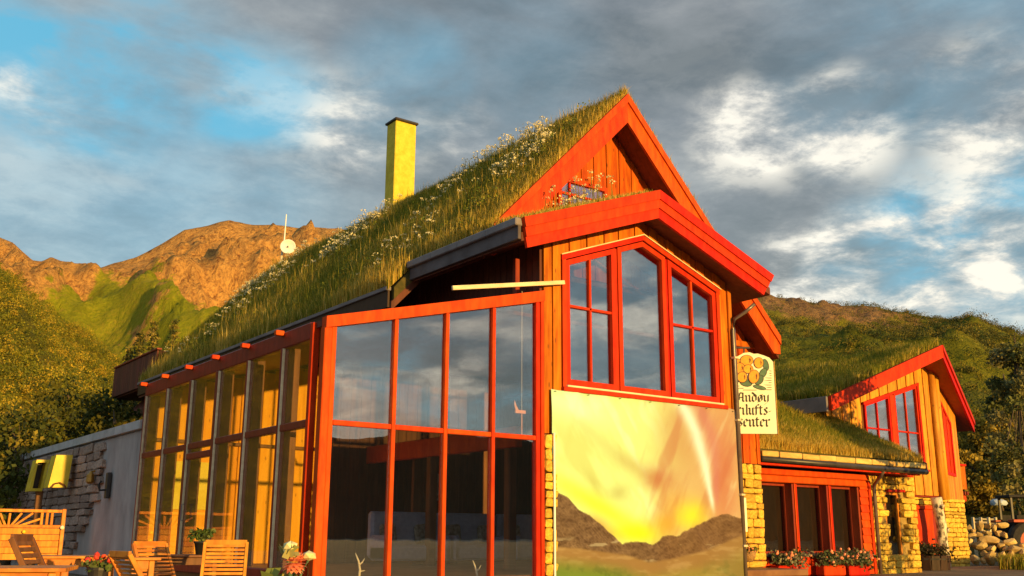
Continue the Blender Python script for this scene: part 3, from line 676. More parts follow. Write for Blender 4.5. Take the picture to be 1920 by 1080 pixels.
# downpipe at the bay corner
ob('downpipe', tube([(9.60, -.50, 5.75), (9.50, -.34, 5.6), (9.34, -.15, 5.45), (9.315, -.14, 5.2), (9.315, -.14, .1)], .04, 8), M['pipe'], lodge, smooth=True)
for zc in (4.6, 3.3, 1.8, .8): ob('pipe_clip', cbox((9.26, -.19, zc), (9.37, -.08, zc+.04)), M['pale_wood'], lodge)
# --- chimney through the ridge
chim = ob('chimney', cbox((7.30, 10.95, 9.2), (8.02, 11.50, 13.28), .02), M['chimney'], lodge)
ob('chimney_cap', cbox((7.25, 10.89, 13.282), (8.07, 11.56, 13.36), .02), M['dark_metal'], chim)
ob('chimney_flashing', cbox((7.27, 10.92, 9.4), (8.05, 11.53, 10.16), .01), M['grey_metal'], chim)
# --- glass room
YP = [1.46*i for i in range(7)]
GZ = 2.66
def box_top(x): return 4.27+.245*x
def box_bot(x): return 4.09+.24*x
roof = ob('roof_deck', prism([(.02, -.02, box_top(.02)-.13), (4.26, -.02, box_top(4.26)-.13), (4.26, -.02, box_top(4.26)-.03), (.02, -.02, box_top(.02)-.03)], (0, 8.9, 0)), M['wood_shaded'], lodge)
ob('head_beam', pxz([(0, box_bot(0)), (4.30, box_bot(4.3)), (4.30, box_top(4.3)), (0, box_top(0))], -.10, .06), M['red_orange'], lodge)
ob('corner_post', cbox((-.005, -.075, .0), (.125, .09, box_bot(.1))), M['red_orange'], lodge)
ob('mullion', cbox((.128, -.045, .0), (.215, .08, box_bot(.2))), M['red_orange'], lodge)
ob('corner_post', cbox((-.03, .30, .0), (.09, .42, 4.24)), M['red'], lodge)
ob('mullion', cbox((4.13, -.06, 0), (4.22, .08, box_bot(4.2))), M['red'], lodge)
ob('corner_post', cbox((4.223, -.08, 0), (4.295, .1, box_bot(4.3))), M['red'], lodge)
MX = [1.27, 2.25, 3.21]
for xm in MX: ob('mullion', cbox((xm-.035, -.06, 0), (xm+.035, .07, box_bot(xm))), M['red_orange'], lodge)
cols = [.215]+MX+[4.13]
for i in range(4):
    a = cols[i]+(.035 if i else 0); b = cols[i+1]-(.035 if i < 3 else 0)
    ob('transom', cbox((a+.001, -.05, GZ-.05), (b-.001, .06, GZ+.03)), M['red_orange'], lodge)
    ob('pane', cbox((a, 0, .3), (b, .012, GZ-.05), .002), M['glass'], lodge)
    ob('pane', pxz([(a, GZ+.03), (b, GZ+.03), (b, box_bot(b)), (a, box_bot(a))], 0, .012), M['glass'], lodge)
ob('sill_beam', cbox((.22, -.07, .12), (4.12, .09, .30)), M['red'], lodge)
# side wall of the glass room
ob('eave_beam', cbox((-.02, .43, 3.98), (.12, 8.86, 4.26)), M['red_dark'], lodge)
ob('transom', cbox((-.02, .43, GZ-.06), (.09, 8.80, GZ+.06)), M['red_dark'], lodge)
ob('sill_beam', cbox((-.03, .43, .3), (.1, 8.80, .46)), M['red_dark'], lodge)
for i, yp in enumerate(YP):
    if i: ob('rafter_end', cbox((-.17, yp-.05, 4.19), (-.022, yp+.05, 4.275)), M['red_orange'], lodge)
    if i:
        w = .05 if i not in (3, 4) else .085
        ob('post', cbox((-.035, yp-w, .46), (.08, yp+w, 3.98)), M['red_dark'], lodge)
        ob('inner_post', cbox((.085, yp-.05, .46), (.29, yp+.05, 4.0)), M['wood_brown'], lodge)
        ob('glazing_bead', cbox((-.042, yp-w-.022, .48), (-.0, yp-w-.002, 3.97), .003), M['pale_wood'], lodge)
for i in range(6):
    a = YP[i]+(.42 if i == 0 else .055); b = YP[i+1]-.055
    ob('pane', cbox((.0, a, .46), (.012, b, GZ-.06), .002), M['glass_side'], lodge)
    ob('pane', cbox((.0, a, GZ+.06), (.012, b, 3.98), .002), M['glass_side'], lodge)
ob('door_rail', cbox((-.04, 4.47, 2.40), (.07, 5.76, 2.52)), M['red_dark'], lodge)
ob('door_handle', tube([(-.05, 5.60, 1.25), (-.09, 5.60, 1.25), (-.09, 5.60, 1.55), (-.05, 5.60, 1.55)], .012, 6), M['grey_metal'], lodge)
# interior
ob('floor', cbox((.1, .1, .2), (11.6, 9.0, .34)), M['floor'], lodge)
x = .12; k = 0
while x < 4.3:
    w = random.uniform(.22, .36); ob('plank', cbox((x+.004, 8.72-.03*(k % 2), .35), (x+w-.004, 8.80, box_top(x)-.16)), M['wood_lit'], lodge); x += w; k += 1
ob('rail', cbox((.12, 8.62, 2.98), (4.2, 8.69, 3.06)), M['wood_brown'], lodge)
ob('wall', pxz([(.02, 0), (4.36, 0), (4.36, box_top(4.36)-.14), (.02, box_top(.02)-.14)], 8.80, 8.92), M['wood_brown'], lodge)
ob('wall', pxz([(4.42, .34), (11.5, .34), (11.5, 5.3), (4.42, 5.3)], 8.80, 8.92), M['wood_shaded'], lodge)
ob('ceiling', cbox((4.42, 1.65, 5.26), (11.55, 8.8, 5.34)), M['wood_shaded'], lodge)
ob('ceiling', cbox((4.42, .21, 3.50), (9.34, 1.4, 3.55)), M['wood_shaded'], lodge)
ob('gallery_beam', bar((5.6, 2.4, 2.95), (5.6, 8.7, 2.95), .18, .42), M['red_orange'], lodge)  # brighter paint puts sunlight into the beam's colour, no sun reaches it
for yp in (2.6, 5.6): ob('column', cbox((5.5, yp, .34), (5.7, yp+.2, 2.74)), M['wood_brown'], lodge)
x = 4.5
while x < 11.3:
    w = random.uniform(.24, .34); ob('plank', cbox((x+.003, 8.74, .35), (x+w-.003, 8.80, 5.2)), M['wood_brown'], lodge); x += w
# rear balcony beyond the roof end
bal = ob('balcony', cbox((3.5, 19.7, 5.88), (5.4, 24.7, 6.0)), M['wood_shaded'], lodge)
y = 19.7
while y < 24.6:
    w = .24; ob('plank', cbox((3.42, y+.003, 5.93), (3.49, y+w-.003, 7.0)), M['wood_shaded'], bal); y += w
for k in range(5): ob('plank', cbox((3.5+k*.31, 19.62, 5.9), (3.5+k*.31+.30, 19.69, 7.0)), M['wood_shaded'], bal)
ob('hand_rail', cbox((3.38, 19.6, 7.01), (3.54, 24.7, 7.07)), M['red_dark'], bal)
ob('wall', cbox((3.8, 19.8, 0), (11.5, 24.4, 5.87)), M['wood_shaded'], lodge)

# ------------------------------------------------------------------ LOW WING
wing = thing('low_wing', (15, 3, .1), 'low connecting wing with shallow turf roof, yellow stone wall and three tall red framed windows', 'building')
G = .1
WX = [(12.45, 13.66), (13.80, 15.02), (15.16, 16.30)]
ob('wall', cbox((11.78, 2.36, 0), (18.9, 2.55, 2.95)), M['wood_black'], wing)
ob('wall', cbox((18.75, 2.5, 0), (18.9, 9, 2.9)), M['mortar'], wing)
for i, (a, b) in enumerate(WX):
    w = window(wing, [(a, .62), (b, .62), (b, 2.27), (a, 2.27)], 2.22, .07, .05, M['red_dark'], M['glass_dark'])
    ob('jamb', cbox((b-.035, 2.0, .62), (b+.03, 2.35, 2.27)), M['red_dark'], wing)  # reveal turned from the sun, shade put into its darker red
    ob('jamb', cbox((a-.03, 2.0, .62), (a+.02, 2.35, 2.27)), M['red'], wing)
    ob('sill', cbox((a-.03, 1.93, .55), (b+.03, 2.3, .615)), M['dark_metal'], wing)
    ob('under_panel', cbox((a-.02, 2.02, .1), (b+.02, 2.34, .545)), M['red'], wing)
def rboard(x0, x1, z0, z1, y0=1.95, m='red_orange'): ob('frame_board', cbox((x0, y0, z0), (x1, 2.36, z1)), M[m], wing)
rboard(12.28, 12.415, .1, 2.28); rboard(13.695, 13.735, .1, 2.28, 1.98); rboard(13.74, 13.766, .1, 2.28, 2.01, 'red_dark')
rboard(15.055, 15.095, .1, 2.28, 1.98); rboard(15.1, 15.126, .1, 2.28, 2.01, 'red_dark')
rboard(12.28, 16.62, 2.285, 2.45); ob('frame_board', cbox((12.25, 1.90, 2.455), (16.7, 2.36, 2.60)), M['red_orange'], wing)
zc = .1
while zc < 2.25:
    ob('weatherboard', prism([(16.335, 1.99, zc), (16.335, 1.955, zc+.005), (16.335, 1.985, zc+.19), (16.335, 2.3, zc+.19)], (.345, 0, 0)), M['red_orange'], wing); zc += .192
ob('corner_board', cbox((16.685, 1.93, .1), (16.78, 2.3, 2.45)), M['red'], wing)
# stone wall of the wing with a narrow window
ob('wall', cbox((16.78, 2.14, .0), (17.66, 2.35, 2.75)), M['mortar'], wing)
ob('wall', cbox((18.32, 2.14, .0), (18.9, 2.35, 2.75)), M['mortar'], wing)
ob('wall', cbox((17.66, 2.14, 2.24), (18.32, 2.35, 2.75)), M['mortar'], wing)
ob('wall', cbox((17.66, 2.14, .0), (18.32, 2.35, .5)), M['mortar'], wing)
course(wing, 'x', 2.10, 16.80, 18.92, .06, 2.62, M['stone_y'], h=(.11, .2), w=(.2, .5), depth=.16, ok=lambda u, z_, w, h: not (17.64-w*.3 < u < 18.34+w*.3 and .5 < z_ < 2.24))
window(wing, [(17.66, .5), (18.32, .5), (18.32, 2.2), (17.66, 2.2)], 2.16, .08, .07, M['wood_h'], M['glass_dark'])
ob('lintel', cbox((17.60, 1.97, 2.2), (18.40, 2.2, 2.27)), M['red'], wing)
ob('lintel', cbox((16.8, 2.0, 2.63), (18.9, 2.3, 2.72)), M['red'], wing)
# eave and roof
RWX0, RWX1 = 11.78, 18.5
def wing_z(y): return 2.98+.50*(y-1.35)
ob('fascia', cbox((RWX0, 1.42, 2.62), (18.3, 1.5, 2.70)), M['red'], wing)
ob('soffit', cbox((RWX0, 1.5, 2.655), (18.4, 2.36, 2.69)), M['red_dark'], wing)
ob('gutter', tube([(RWX0, 1.36, 2.75), (18.5, 1.36, 2.72)], .075, 8), M['dark_metal'], wing, smooth=True)
x = RWX0
while x < 18.4:
    w = random.uniform(.62, .9); x1 = min(x+w, 18.45); ob('eave_log', bar((x, 1.38+random.uniform(-.015, .015), 2.87), (x1-.02, 1.38+random.uniform(-.015, .015), 2.87+random.uniform(-.01, .01)), .12, .13), M['eave_wood'], wing); x = x1
ob('roof_deck', prism([(RWX0, 1.42, 2.74), (RWX0, 5.9, wing_z(5.9)-.26), (RWX0, 5.9, wing_z(5.9)-.14), (RWX0, 1.42, 2.86)], (RWX1-RWX0-.02, 0, 0)), M['wood_shaded'], wing)
ob('turf', prism([(RWX0, 1.44, 2.865), (RWX0, 5.9, wing_z(5.9)-.135), (RWX0, 5.9, wing_z(5.9)), (RWX0, 1.44, wing_z(1.44))], (RWX1-RWX0, 0, 0)), M['turf'], wing)
ob('verge_board', prism([(RWX1+.003, 1.35, 2.72), (RWX1+.003, 3.93, wing_z(3.93)-.28), (RWX1+.003, 3.93, wing_z(3.93)-.0), (RWX1+.003, 1.35, 2.96)], (.05, 0, 0)), M['wood_shaded'], wing)
ob('downpipe', tube([(16.55, 1.36, 2.70), (16.62, 1.5, 2.56), (16.84, 1.86, 2.36), (16.86, 1.90, 2.2), (16.86, 1.90, .1)], .05, 8), M['pipe'], wing, smooth=True)

# ------------------------------------------------------------------ FAR HOUSE (prow gable)
far_h = thing('far_gabled_house', (21.5, 5, .1), 'yellow timber house with red bargeboards and angled gable, farthest right', 'building')
FC = np.array([23.68, 4.0])                      # corner under the ridge
RA = rad(15)
def fr_(u, d, z_): return (FC[0]+math.cos(RA)*u-math.sin(RA)*d, FC[1]+math.sin(RA)*u+math.cos(RA)*d, z_)
FAX, FAZ, FSL = 22.75, 6.93, .37
def far_top(x): return FAZ-FSL*abs(x-FAX)
UFL = lambda x: 6.88-.335*(23.68-x)              # wall head, left half
ob('wall', pxz([(17.9, 2.9), (23.66, 2.25), (23.66, UFL(23.66)), (17.9, UFL(17.9))], 4.05, 4.25), M['wood_brown'], far_h)
UFR = lambda u: 6.75-.62*u
ob('wall', prism([fr_(0.02, .05, 2.25), fr_(2.25, .05, 2.25), fr_(2.25, .05, UFR(2.25)), fr_(.02, .05, UFR(.02))], np.array(fr_(0, .2, 0))-np.array(fr_(0, 0, 0))), M['wood_brown'], far_h)
def fwtop(x): return 4.92+.285*(x-19.82)
x = 17.92; k = 0
while x < 23.6:
    w = random.uniform(.21, .29); xb = min(x+w, 23.64); a, b = x+.004, xb-.004; y0 = 3.985-.03*(k % 2)
    if b < 19.72 or a > 22.72: ob('plank', pxz([(a, 2.3), (b, 2.3), (b, UFL(b)), (a, UFL(a))], y0, 4.05), M['wood_yellow'], far_h)
    else:
        ob('plank', pxz([(a, fwtop(a)+.09), (b, fwtop(b)+.09), (b, UFL(b)), (a, UFL(a))], y0, 4.05), M['wood_yellow'], far_h)
        ob('plank', pxz([(a, 2.3), (b, 2.3), (b, 3.05), (a, 3.05)], y0, 4.05), M['wood_yellow'], far_h)
    x += w; k += 1
for i, (a, b) in enumerate(((19.8, 21.12), (21.38, 22.66))):
    h1, h0 = 3.12, 3.12
    mu = [(((a+b)/2, 3.2), ((a+b)/2, fwtop((a+b)/2)-.08), .055), ((a+.08, 4.22), (b-.08, 4.22), .05)]
    window(far_h, [(a, 3.1), (b, 3.1), (b, fwtop(b)), (a, fwtop(a))], 3.97, .09, .07, M['red'], M['glass_win'], mu)
ob('mullion', cbox((21.13, 3.955, 3.1), (21.37, 4.06, fwtop(21.25))), M['red'], far_h)
ob('window_casing', pxz([(19.7, fwtop(19.7)), (22.76, fwtop(22.76)), (22.76, fwtop(22.76)+.085), (19.7, fwtop(19.7)+.085)], 3.93, 4.05), M['red'], far_h)
ob('window_casing', cbox((22.67, 3.94, 3.0), (22.75, 4.05, fwtop(22.7))), M['red'], far_h)
ob('window_sill', cbox((19.7, 3.9, 3.03), (22.9, 4.05, 3.095)), M['red'], far_h)
# corner logs
for k, (xx_, yy_) in enumerate(((23.50, 3.93), (23.74, 3.95))):
    ob('corner_post', tube([(xx_, yy_, 2.2), (xx_+.01, yy_, 4.0), (xx_, yy_, UFL(23.6)-.02)], [.12, .115, .11], 8), M['wood_yellow'], far_h, smooth=True)
u = .16; k = 0
while u < 2.2:
    w = random.uniform(.17, .22); ub = min(u+w, 2.25)
    ob('plank', prism([fr_(u+.004, 0, 2.25), fr_(ub-.004, 0, 2.25), fr_(ub-.004, 0, UFR(ub)), fr_(u+.004, 0, UFR(u))], np.array(fr_(0, .05, 0))-np.array(fr_(0, 0, 0))), M['wood_gold'], far_h); u += w; k += 1
window(far_h, [(.28, 3.02), (1.50, 2.98), (1.50, 4.75), (.28, 5.6)], -.05, .07, .09, M['red'], M['red'], [((.7, 3.1), (.7, 5.2), .06), ((1.1, 3.1), (1.1, 4.95), .06)], xform=fr_)
# roof: ridge tip overhangs the corner
tip = np.array((22.72, 3.0, FAZ)); le = np.array((16.80, 3.0, 4.80)); re = np.array((26.95, 4.55, 4.98))
for name_, e in (('l', le), ('r', re)):
    for k, (t0, t1, o_) in enumerate(((0, .16, .05), (.15, .40, 0.0))) if name_ == 'r' else enumerate(((0, .40, .03),)):
        dz = np.array((0, 0, 1.0)); yo = np.array((0, -o_, 0))
        ob('bargeboard', prism([tip-dz*t0+yo, e-dz*t0+yo, e-dz*t1+yo, tip-dz*t1+yo], (0, .07+o_, 0)), M['red'], far_h)
    back = np.array((0, 9.0, 0)); y1 = np.array((0, .08, 0))
    ob('roof_deck', prism([tip+y1-dz*.2, e+y1-dz*.2, e+y1-dz*.34, tip+y1-dz*.34], back), M['red_dark'], far_h)
    ob('turf', prism([tip+y1+dz*.0, e+y1+dz*.0, e+y1-dz*.195, tip+y1-dz*.195], back), M['turf'], far_h)
ob('eave_board', cbox((16.72, 3.08, 4.38), (16.80, 11.5, 4.80)), M['grey_metal'], far_h)
ob('wall', cbox((17.3, 4.3, 2.6), (17.45, 11.5, 4.6)), M['wood_shaded'], far_h)
# ground floor
ob('wall', cbox((20.9, 4.22, 0), (25.0, 4.45, 2.25)), M['mortar'], far_h)
ob('wall', cbox((24.8, 4.45, 0), (25.0, 11.5, 2.25)), M['mortar'], far_h)
course(far_h, 'x', 4.17, 23.78, 25.02, G, 2.24, M['stone_y'], h=(.09, .17), w=(.16, .38), depth=.16)
course(far_h, 'x', 4.17, 21.2, 21.95, G, 2.24, M['stone_y'], h=(.11, .19), w=(.16, .38), depth=.16)
course(far_h, 'x', 4.17, 21.95, 23.76, 2.02, 2.24, M['stone_y'], h=(.1, .2), w=(.2, .4), depth=.16)
ob('door_frame', geo_join(cbox((21.96, 4.06, 1.88), (23.74, 4.2, 2.0)), cbox((21.96, 4.06, G), (22.04, 4.2, 1.879)), cbox((23.66, 4.06, G), (23.74, 4.2, 1.879))), M['red_orange'], far_h)
dr = ob('door', cbox((22.05, 4.1, G), (23.12, 4.19, 1.875)), M['red_orange'], far_h)
ob('handle', cbox((22.95, 4.05, .95), (23.06, 4.095, 1.0)), M['dark_metal'], dr)
ob('door', cbox((23.16, 4.14, G), (23.65, 4.19, 1.875)), M['red_dark'], far_h)
ob('soffit', cbox((20.9, 4.0, 2.245), (23.66, 4.3, 2.29)), M['red_dark'], far_h)
# balcony on the far flank
bl = ob('balcony', cbox((25.30, 4.75, 2.22), (26.35, 7.0, 2.42)), M['red_orange'], far_h)
for k in range(6): ob('baluster_board', cbox((25.32+k*.175, 4.70, 2.62), (25.32+k*.175+.16, 4.75, 3.38+.02*(k % 2))), M['wood'], bl)
for k in range(7): ob('joist_end', cbox((25.32+k*.16, 4.66, 2.43), (25.32+k*.16+.07, 4.76, 2.55)), M['red_dark'], bl)
ob('hand_rail', cbox((25.28, 4.67, 3.40), (26.4, 4.79, 3.47)), M['red'], bl)
ob('balcony_post', bar((25.12, 4.6, G), (25.08, 4.6, 2.2), .14, .14), M['wood_gold'], far_h)
ob('balcony_post', bar((26.2, 6.9, G), (26.2, 6.9, 2.2), .12, .12), M['wood_gold'], far_h)
# birch trunk post in front of the door
pt = [(22.50, 3.55, 2.22), (22.55, 3.55, 1.8), (22.62, 3.53, 1.35), (22.60, 3.55, .95), (22.66, 3.55, .5), (22.66, 3.55, .08)]
bp_ = ob('log_post', tube(pt, [.17, .155, .15, .16, .15, .165], 10), M['birch'], far_h, smooth=True)
for p_ in ((22.50, 3.40, 1.95), (22.70, 3.42, 1.25), (22.56, 3.42, .8)): ob('knot', blob(p_, .085, 1, .15), M['birch'], bp_, smooth=True)

# ------------------------------------------------------------------ STONE WALL on the left
sw = thing('stone_garden_wall', (0, 15, 0), 'grey rubble and plaster wall with metal coping, left of the glass room', 'wall')
ob('plaster', cbox((.02, 8.87, 0), (.30, 22.6, 3.26)), M['plaster'], sw)
def edge_y(z_): return np.interp(z_, [.3, .9, 1.1, 1.25, 1.6, 2.1, 2.4, 2.7, 3.0, 3.3], [13.6, 13.3, 12.6, 12.5, 11.9, 11.75, 11.4, 11.5, 11.2, 11.15])
course(sw, 'y', .0, 11.0, 22.6, .25, 3.2, M['stone_g'], h=(.15, .24), w=(.45, .95), depth=.13, ok=lambda u, z_, w, h: u-w/2 > edge_y(z_)+random.uniform(-.25, .15))
for k in range(7): ob('coping', prism([(-.07, 8.87+k*1.965, 3.27), (-.07, 8.87+k*1.965, 3.46), (.16, 8.87+k*1.965, 3.53), (.36, 8.87+k*1.965, 3.46), (.36, 8.87+k*1.965, 3.27)], (0, 1.955, 0)), M['coping'], sw)
# vents on it
def pxface(pts, Y): return [at(a, b, Y=Y) for a, b in pts]
f1 = pxface([(106, 853), (137, 853), (126, 914), (90, 914)], 14.0)
vt = thing('vent_hood', f1[2], 'closed yellow metal hood on the stone wall, right of the open one', 'vent', 'yellow vent hoods on the stone wall')
ob('hood_body', prism(f1, (0, .55, 0)), M['vent'], vt)
ob('bracket', tube([at(96, 914, Y=13.9), at(102, 907, Y=13.9), at(112, 905, Y=13.9), at(121, 910, Y=13.9), at(124, 917, Y=13.9)], .022, 6), M['wood_brown'], vt)
ob('wall_arm', bar(f1[2]+np.array((-.1, .3, .2)), np.array((.05, 14.3, f1[2][2]+.2)), .08, .08), M['wood_brown'], vt)
f2 = np.array(pxface([(69, 862), (94, 862), (79, 921), (54, 921)], 16.2)); cc = f2.mean(0)
vt2 = thing('vent_hood', f2[2], 'yellow framed hood with open dark mouth on the stone wall', 'vent', 'yellow vent hoods on the stone wall')
inn = cc+(f2-cc)*np.array((.62, 1, .82))
n4 = 4; Vv = list(f2)+list(inn)+list(f2+(0, .5, 0))+list(inn+(0, .5, 0)); Ff = []
for i in range(4):
    j = (i+1) % 4; Ff += [(i, j, 4+j, 4+i), (i, j, 8+j, 8+i), (4+i, 4+j, 12+j, 12+i)]
ob('hood_frame', (Vv, Ff), M['vent'], vt2)
ob('back_plate', prism(list(inn+(0, .4, 0)), (0, .05, 0)), M['dark_metal'], vt2)
ob('wall_arm', bar(cc+np.array((.1, .4, 0)), np.array((.05, 16.6, cc[2])), .08, .08), M['wood_brown'], vt2)
pp = at(72, 940, Y=16.4); ob('post', bar((pp[0], 16.4, 0), (pp[0], 16.4, f2[2][2]+.02), .2, .16), M['wood_brown'], vt2)
lp = at(176, 895, X=-.12); lt = thing('wall_lantern', lp, 'small brass lantern on the rubble wall', 'lamp')
ob('lantern_body', lathe(lp+np.array((-.08, 0, -.16)), [(.05, 0), (.10, .05), (.09, .22), (.02, .30)], 8), M['brass'], lt)
ob('wall_bracket', bar(lp+np.array((-.08, 0, .12)), lp+np.array((.14, 0, .2)), .03, .05), M['brass'], lt)
lp = at(201, 910, X=-.06); lt = thing('hose_reel', lp, 'dark iron bracket with hook beside the plaster of the left wall', 'bracket')
ob('back_plate', cbox(lp+np.array((-.03, -.09, -.3)), lp+np.array((.06, .09, .3))), M['dark_metal'], lt)
ob('hook', tube([lp+np.array((0, 0, -.1)), lp+np.array((-.16, 0, -.12)), lp+np.array((-.2, 0, .02)), lp+np.array((-.14, 0, .1))], .03, 6), M['dark_metal'], lt)
lt.name = 'iron_bracket'

# ------------------------------------------------------------------ BANNER
CR2 = (1000, 620, 2.348)
def projpx(p):
    q = np.asarray(p, float)-CAM; zz_ = q@CF; return 960+FPX*(q@CR)/zz_, 540-FPX*(q@CU)/zz_
nu, nv = 230, 190
uu, vv = np.meshgrid(np.linspace(0, 1, nu), np.linspace(0, 1, nv), indexing='ij')
bx = 4.44+uu*(9.29-4.44); bz = 3.535-vv*(3.535-.12)
px_, py_ = projpx(np.stack([bx, 0*bx-.09, bz], -1)); cx, cy = (px_-CR2[0])*CR2[2], (py_-CR2[1])*CR2[2]
def sst(x, a, b): t_ = np.clip((x-a)/(b-a), 0, 1); return t_*t_*(3-2*t_)
img = np.zeros((nu, nv, 3))
def lay(mask, col):
    global img
    img = img*(1-mask[..., None])+np.array(col)*mask[..., None]
wob = (fbm(cx, cy, 130, 4, 41)-.5)*110; wob2 = (fbm(cx+500, cy, 60, 4, 43)-.5)*50
img[:] = (240, 234, 128)
strk = fbm((cx+cy*.35)*1.0, cy*.16, 46, 4, 101); strk2 = fbm((cx-cy*.5)*.8, (cx*.5+cy)*.22, 70, 4, 111)
lay(sst(cx+cy*.15+wob, 520, 900)*.75, (224, 142, 86))
lay(sst(strk, .46, .66)*sst(cx, 380, 620)*.55, (206, 118, 70)); lay(sst(strk, .36, .26)*sst(cx, 350, 600)*.6, (244, 226, 150))
lay(sst(strk2, .48, .66)*(1-sst(cx, 420, 640))*sst(cy, 330, 480)*.5, (222, 196, 92)); lay(sst(strk2, .40, .28)*(1-sst(cx, 420, 640))*.5, (248, 246, 178))
lay(np.exp(-(((cx-650)/110)**2+((cy-470+wob)/170)**2))*.5, (206, 122, 66))
g_ = lambda x, y, sx, sy, r=0: np.exp(-((((cx-x+wob2)*math.cos(r)+(cy-y+wob2)*math.sin(r))/sx)**2+((-(cx-x)*math.sin(r)+(cy-y)*math.cos(r))/sy)**2))
lay(g_(545, 655, 70, 48, .2)*.7, (200, 96, 56)); lay(g_(430, 590, 130, 34, .6)*.45, (204, 146, 70)); lay(g_(375, 715, 44, 36)*.4, (186, 140, 62)); lay(g_(268, 690, 26, 80, -.5)*.35, (192, 158, 66))
lay(g_(230, 430, 170, 30, .75)*.35, (210, 182, 90)); lay(g_(835, 640, 50, 260)*.65, (214, 104, 62)); lay(g_(600, 760, 60, 70)*.5, (226, 140, 60))
lay(g_(170, 330, 170, 60, .3)*.6, (246, 244, 186)); lay(g_(280, 770, 260, 42, .55)*.85, (246, 232, 44)); lay(g_(440, 890, 100, 42)*.95, (250, 226, 16)); lay(g_(690, 815, 70, 66)*.95, (250, 222, 40))
lay(g_(570, 850, 60, 45)*.7, (236, 160, 40)); lay(g_(290, 865, 80, 34, .6)*.7, (220, 140, 56))
sx_ = np.interp(cy, [260, 340, 450, 600, 700, 800], [600, 665, 715, 755, 772, 790]); sw_ = np.interp(cy, [260, 340, 500, 700, 820], [36, 34, 30, 15, 8])
st_ = np.exp(-((cx-sx_-wob2*.15)/sw_)**2)*sst(cy, 830, 740); lay(st_*.85, (250, 246, 200))
lay(np.exp(-((cx-sx_-sw_*2.0)/(sw_*1.0))**2)*.6*sst(cy, 850, 700), (218, 120, 95))
jag = (fbm(cx, cx*0, 30, 4, 51)-.5)*26
rl = np.interp(cx, [60, 85, 150, 200, 245, 300, 350, 390, 420], [690, 702, 735, 790, 815, 862, 905, 944, 960])+jag*.5
rr_ = np.interp(cx, [370, 400, 460, 520, 580, 640, 690, 720, 780, 850, 900], [950, 942, 932, 936, 905, 900, 872, 850, 828, 808, 828])+jag
rdg = np.minimum(np.where(cx < 415, rl, 2000), np.where(cx > 370, rr_, 2000))
mt_ = sst(cy, rdg-2, rdg+3); tex = fbm(cx+cy*.6, cy*1.6, 40, 5, 61)
tex = tex*.45+fbm(cx*1.0-cy*.8, cy+cx*.5, 13, 4, 63, True)*.55
mc = np.array((108, 68, 36))+(tex[..., None]-.45)*np.array((140, 112, 76))
img = img*(1-mt_[..., None])+mc*mt_[..., None]
lay(mt_*sst(fbm(cx*.6+cy, cy*2, 46, 4, 71), .60, .70)*sst(cy, 900, 930)*.7, (205, 165, 110))
lay(mt_*sst(cx, 480, 620)*.35, (150, 90, 40))
fgy = np.interp(cx, [60, 200, 400, 500, 620, 760, 900], [948, 958, 985, 1018, 1000, 965, 905]); fgm = sst(cy, fgy-6, fgy+10)
lay(fgm, (168, 112, 52)); lay(fgm*sst(fbm(cx, cy*3, 60, 4, 81), .45, .7)*.5, (205, 150, 85))
gr_ = fgm*sst(cy, fgy+25, fgy+120)*(1-.55*sst(cx, 300, 560)); lay(gr_*(1-sst(cx, 420, 700)*.4), (122, 128, 34)); lay(gr_*g_(640, 1060, 130, 30)*.7, (205, 190, 60)); lay(gr_*sst(fbm(cx, cy, 30, 4, 91), .5, .7)*.45, (80, 88, 24))
lin = np.where(img/255 <= .04045, img/255/12.92, ((np.clip(img, 0, 255)/255+.055)/1.055)**2.4)
alb = np.clip(lin/np.array((1.95, 1.2, .58)), .004, .86)
by = -.10-.012*np.sin(uu*23+vv*5)*vv-.02*np.exp(-((uu-.03-.12*np.maximum(0, .45-vv)**1.2*2)/.02)**2)*sst(vv, .55, .1)
by += -.045*np.abs(((uu*3.1-vv*1.9+.25*fbm(uu, vv, .3, 3, 15)) % 1)-.5)*sst(vv, .45, .95)*1.6
by += -.016*fbm(uu*2, vv, .11, 4, 19)-.03*fbm(uu-vv*.6, vv*.25, .12, 3, 29)*sst(vv, .5, 1.0)
for gx in np.linspace(0, 1, 7): by += .018*np.exp(-((uu-gx)/.03)**2-((vv)/.09)**2)
V = np.stack([bx, by, bz+.015*np.sin(uu*6*PI*2)*np.exp(-vv*30)*-1], -1).reshape(-1, 3)
ii, jj = np.meshgrid(np.arange(nu-1), np.arange(nv-1), indexing='ij'); q = (ii*nv+jj).ravel()
bn = thing('banner', (6.9, -.09, .12), 'big printed tarpaulin of yellow northern lights over brown mountains under the gable window', 'banner')
o = big_mesh('cloth', V, np.stack([q, q+1, q+nv+1, q+nv], -1), cols=alb.reshape(-1, 3), mat=M['print'], loc=(6.9, -.09, .12))
o.parent = bn; o.location = (0, 0, 0); o.data.polygons.foreach_set('use_smooth', [True]*len(o.data.polygons))
sm = o.modifiers.new('thick', 'SOLIDIFY'); sm.thickness = .003; sm.offset = -1
for gx in np.linspace(.015, .985, 7): ob('grommet', lathe((4.44+gx*4.84, -.118, 3.49), [(.018, 0), (.018, .012)], 8), M['dark_metal'], bn)
ob('edge_pole', tube([(4.455, -.15, .1), (4.455, -.15, 2.75)], .02, 8), M['white'], bn)
ob('edge_cord', tube([(9.30, -.09, .1), (9.30, -.09, 3.5)], .010, 6), M['ropecolor'], bn)
bt = ob('wooden_batten', bar(at(848, 540, Y=-.17), at(1058, 529.5, Y=-.17), .05, .075), M['pale_wood']); tag(bt, 'pale wooden batten nailed across the corner above the glass front', 'batten')

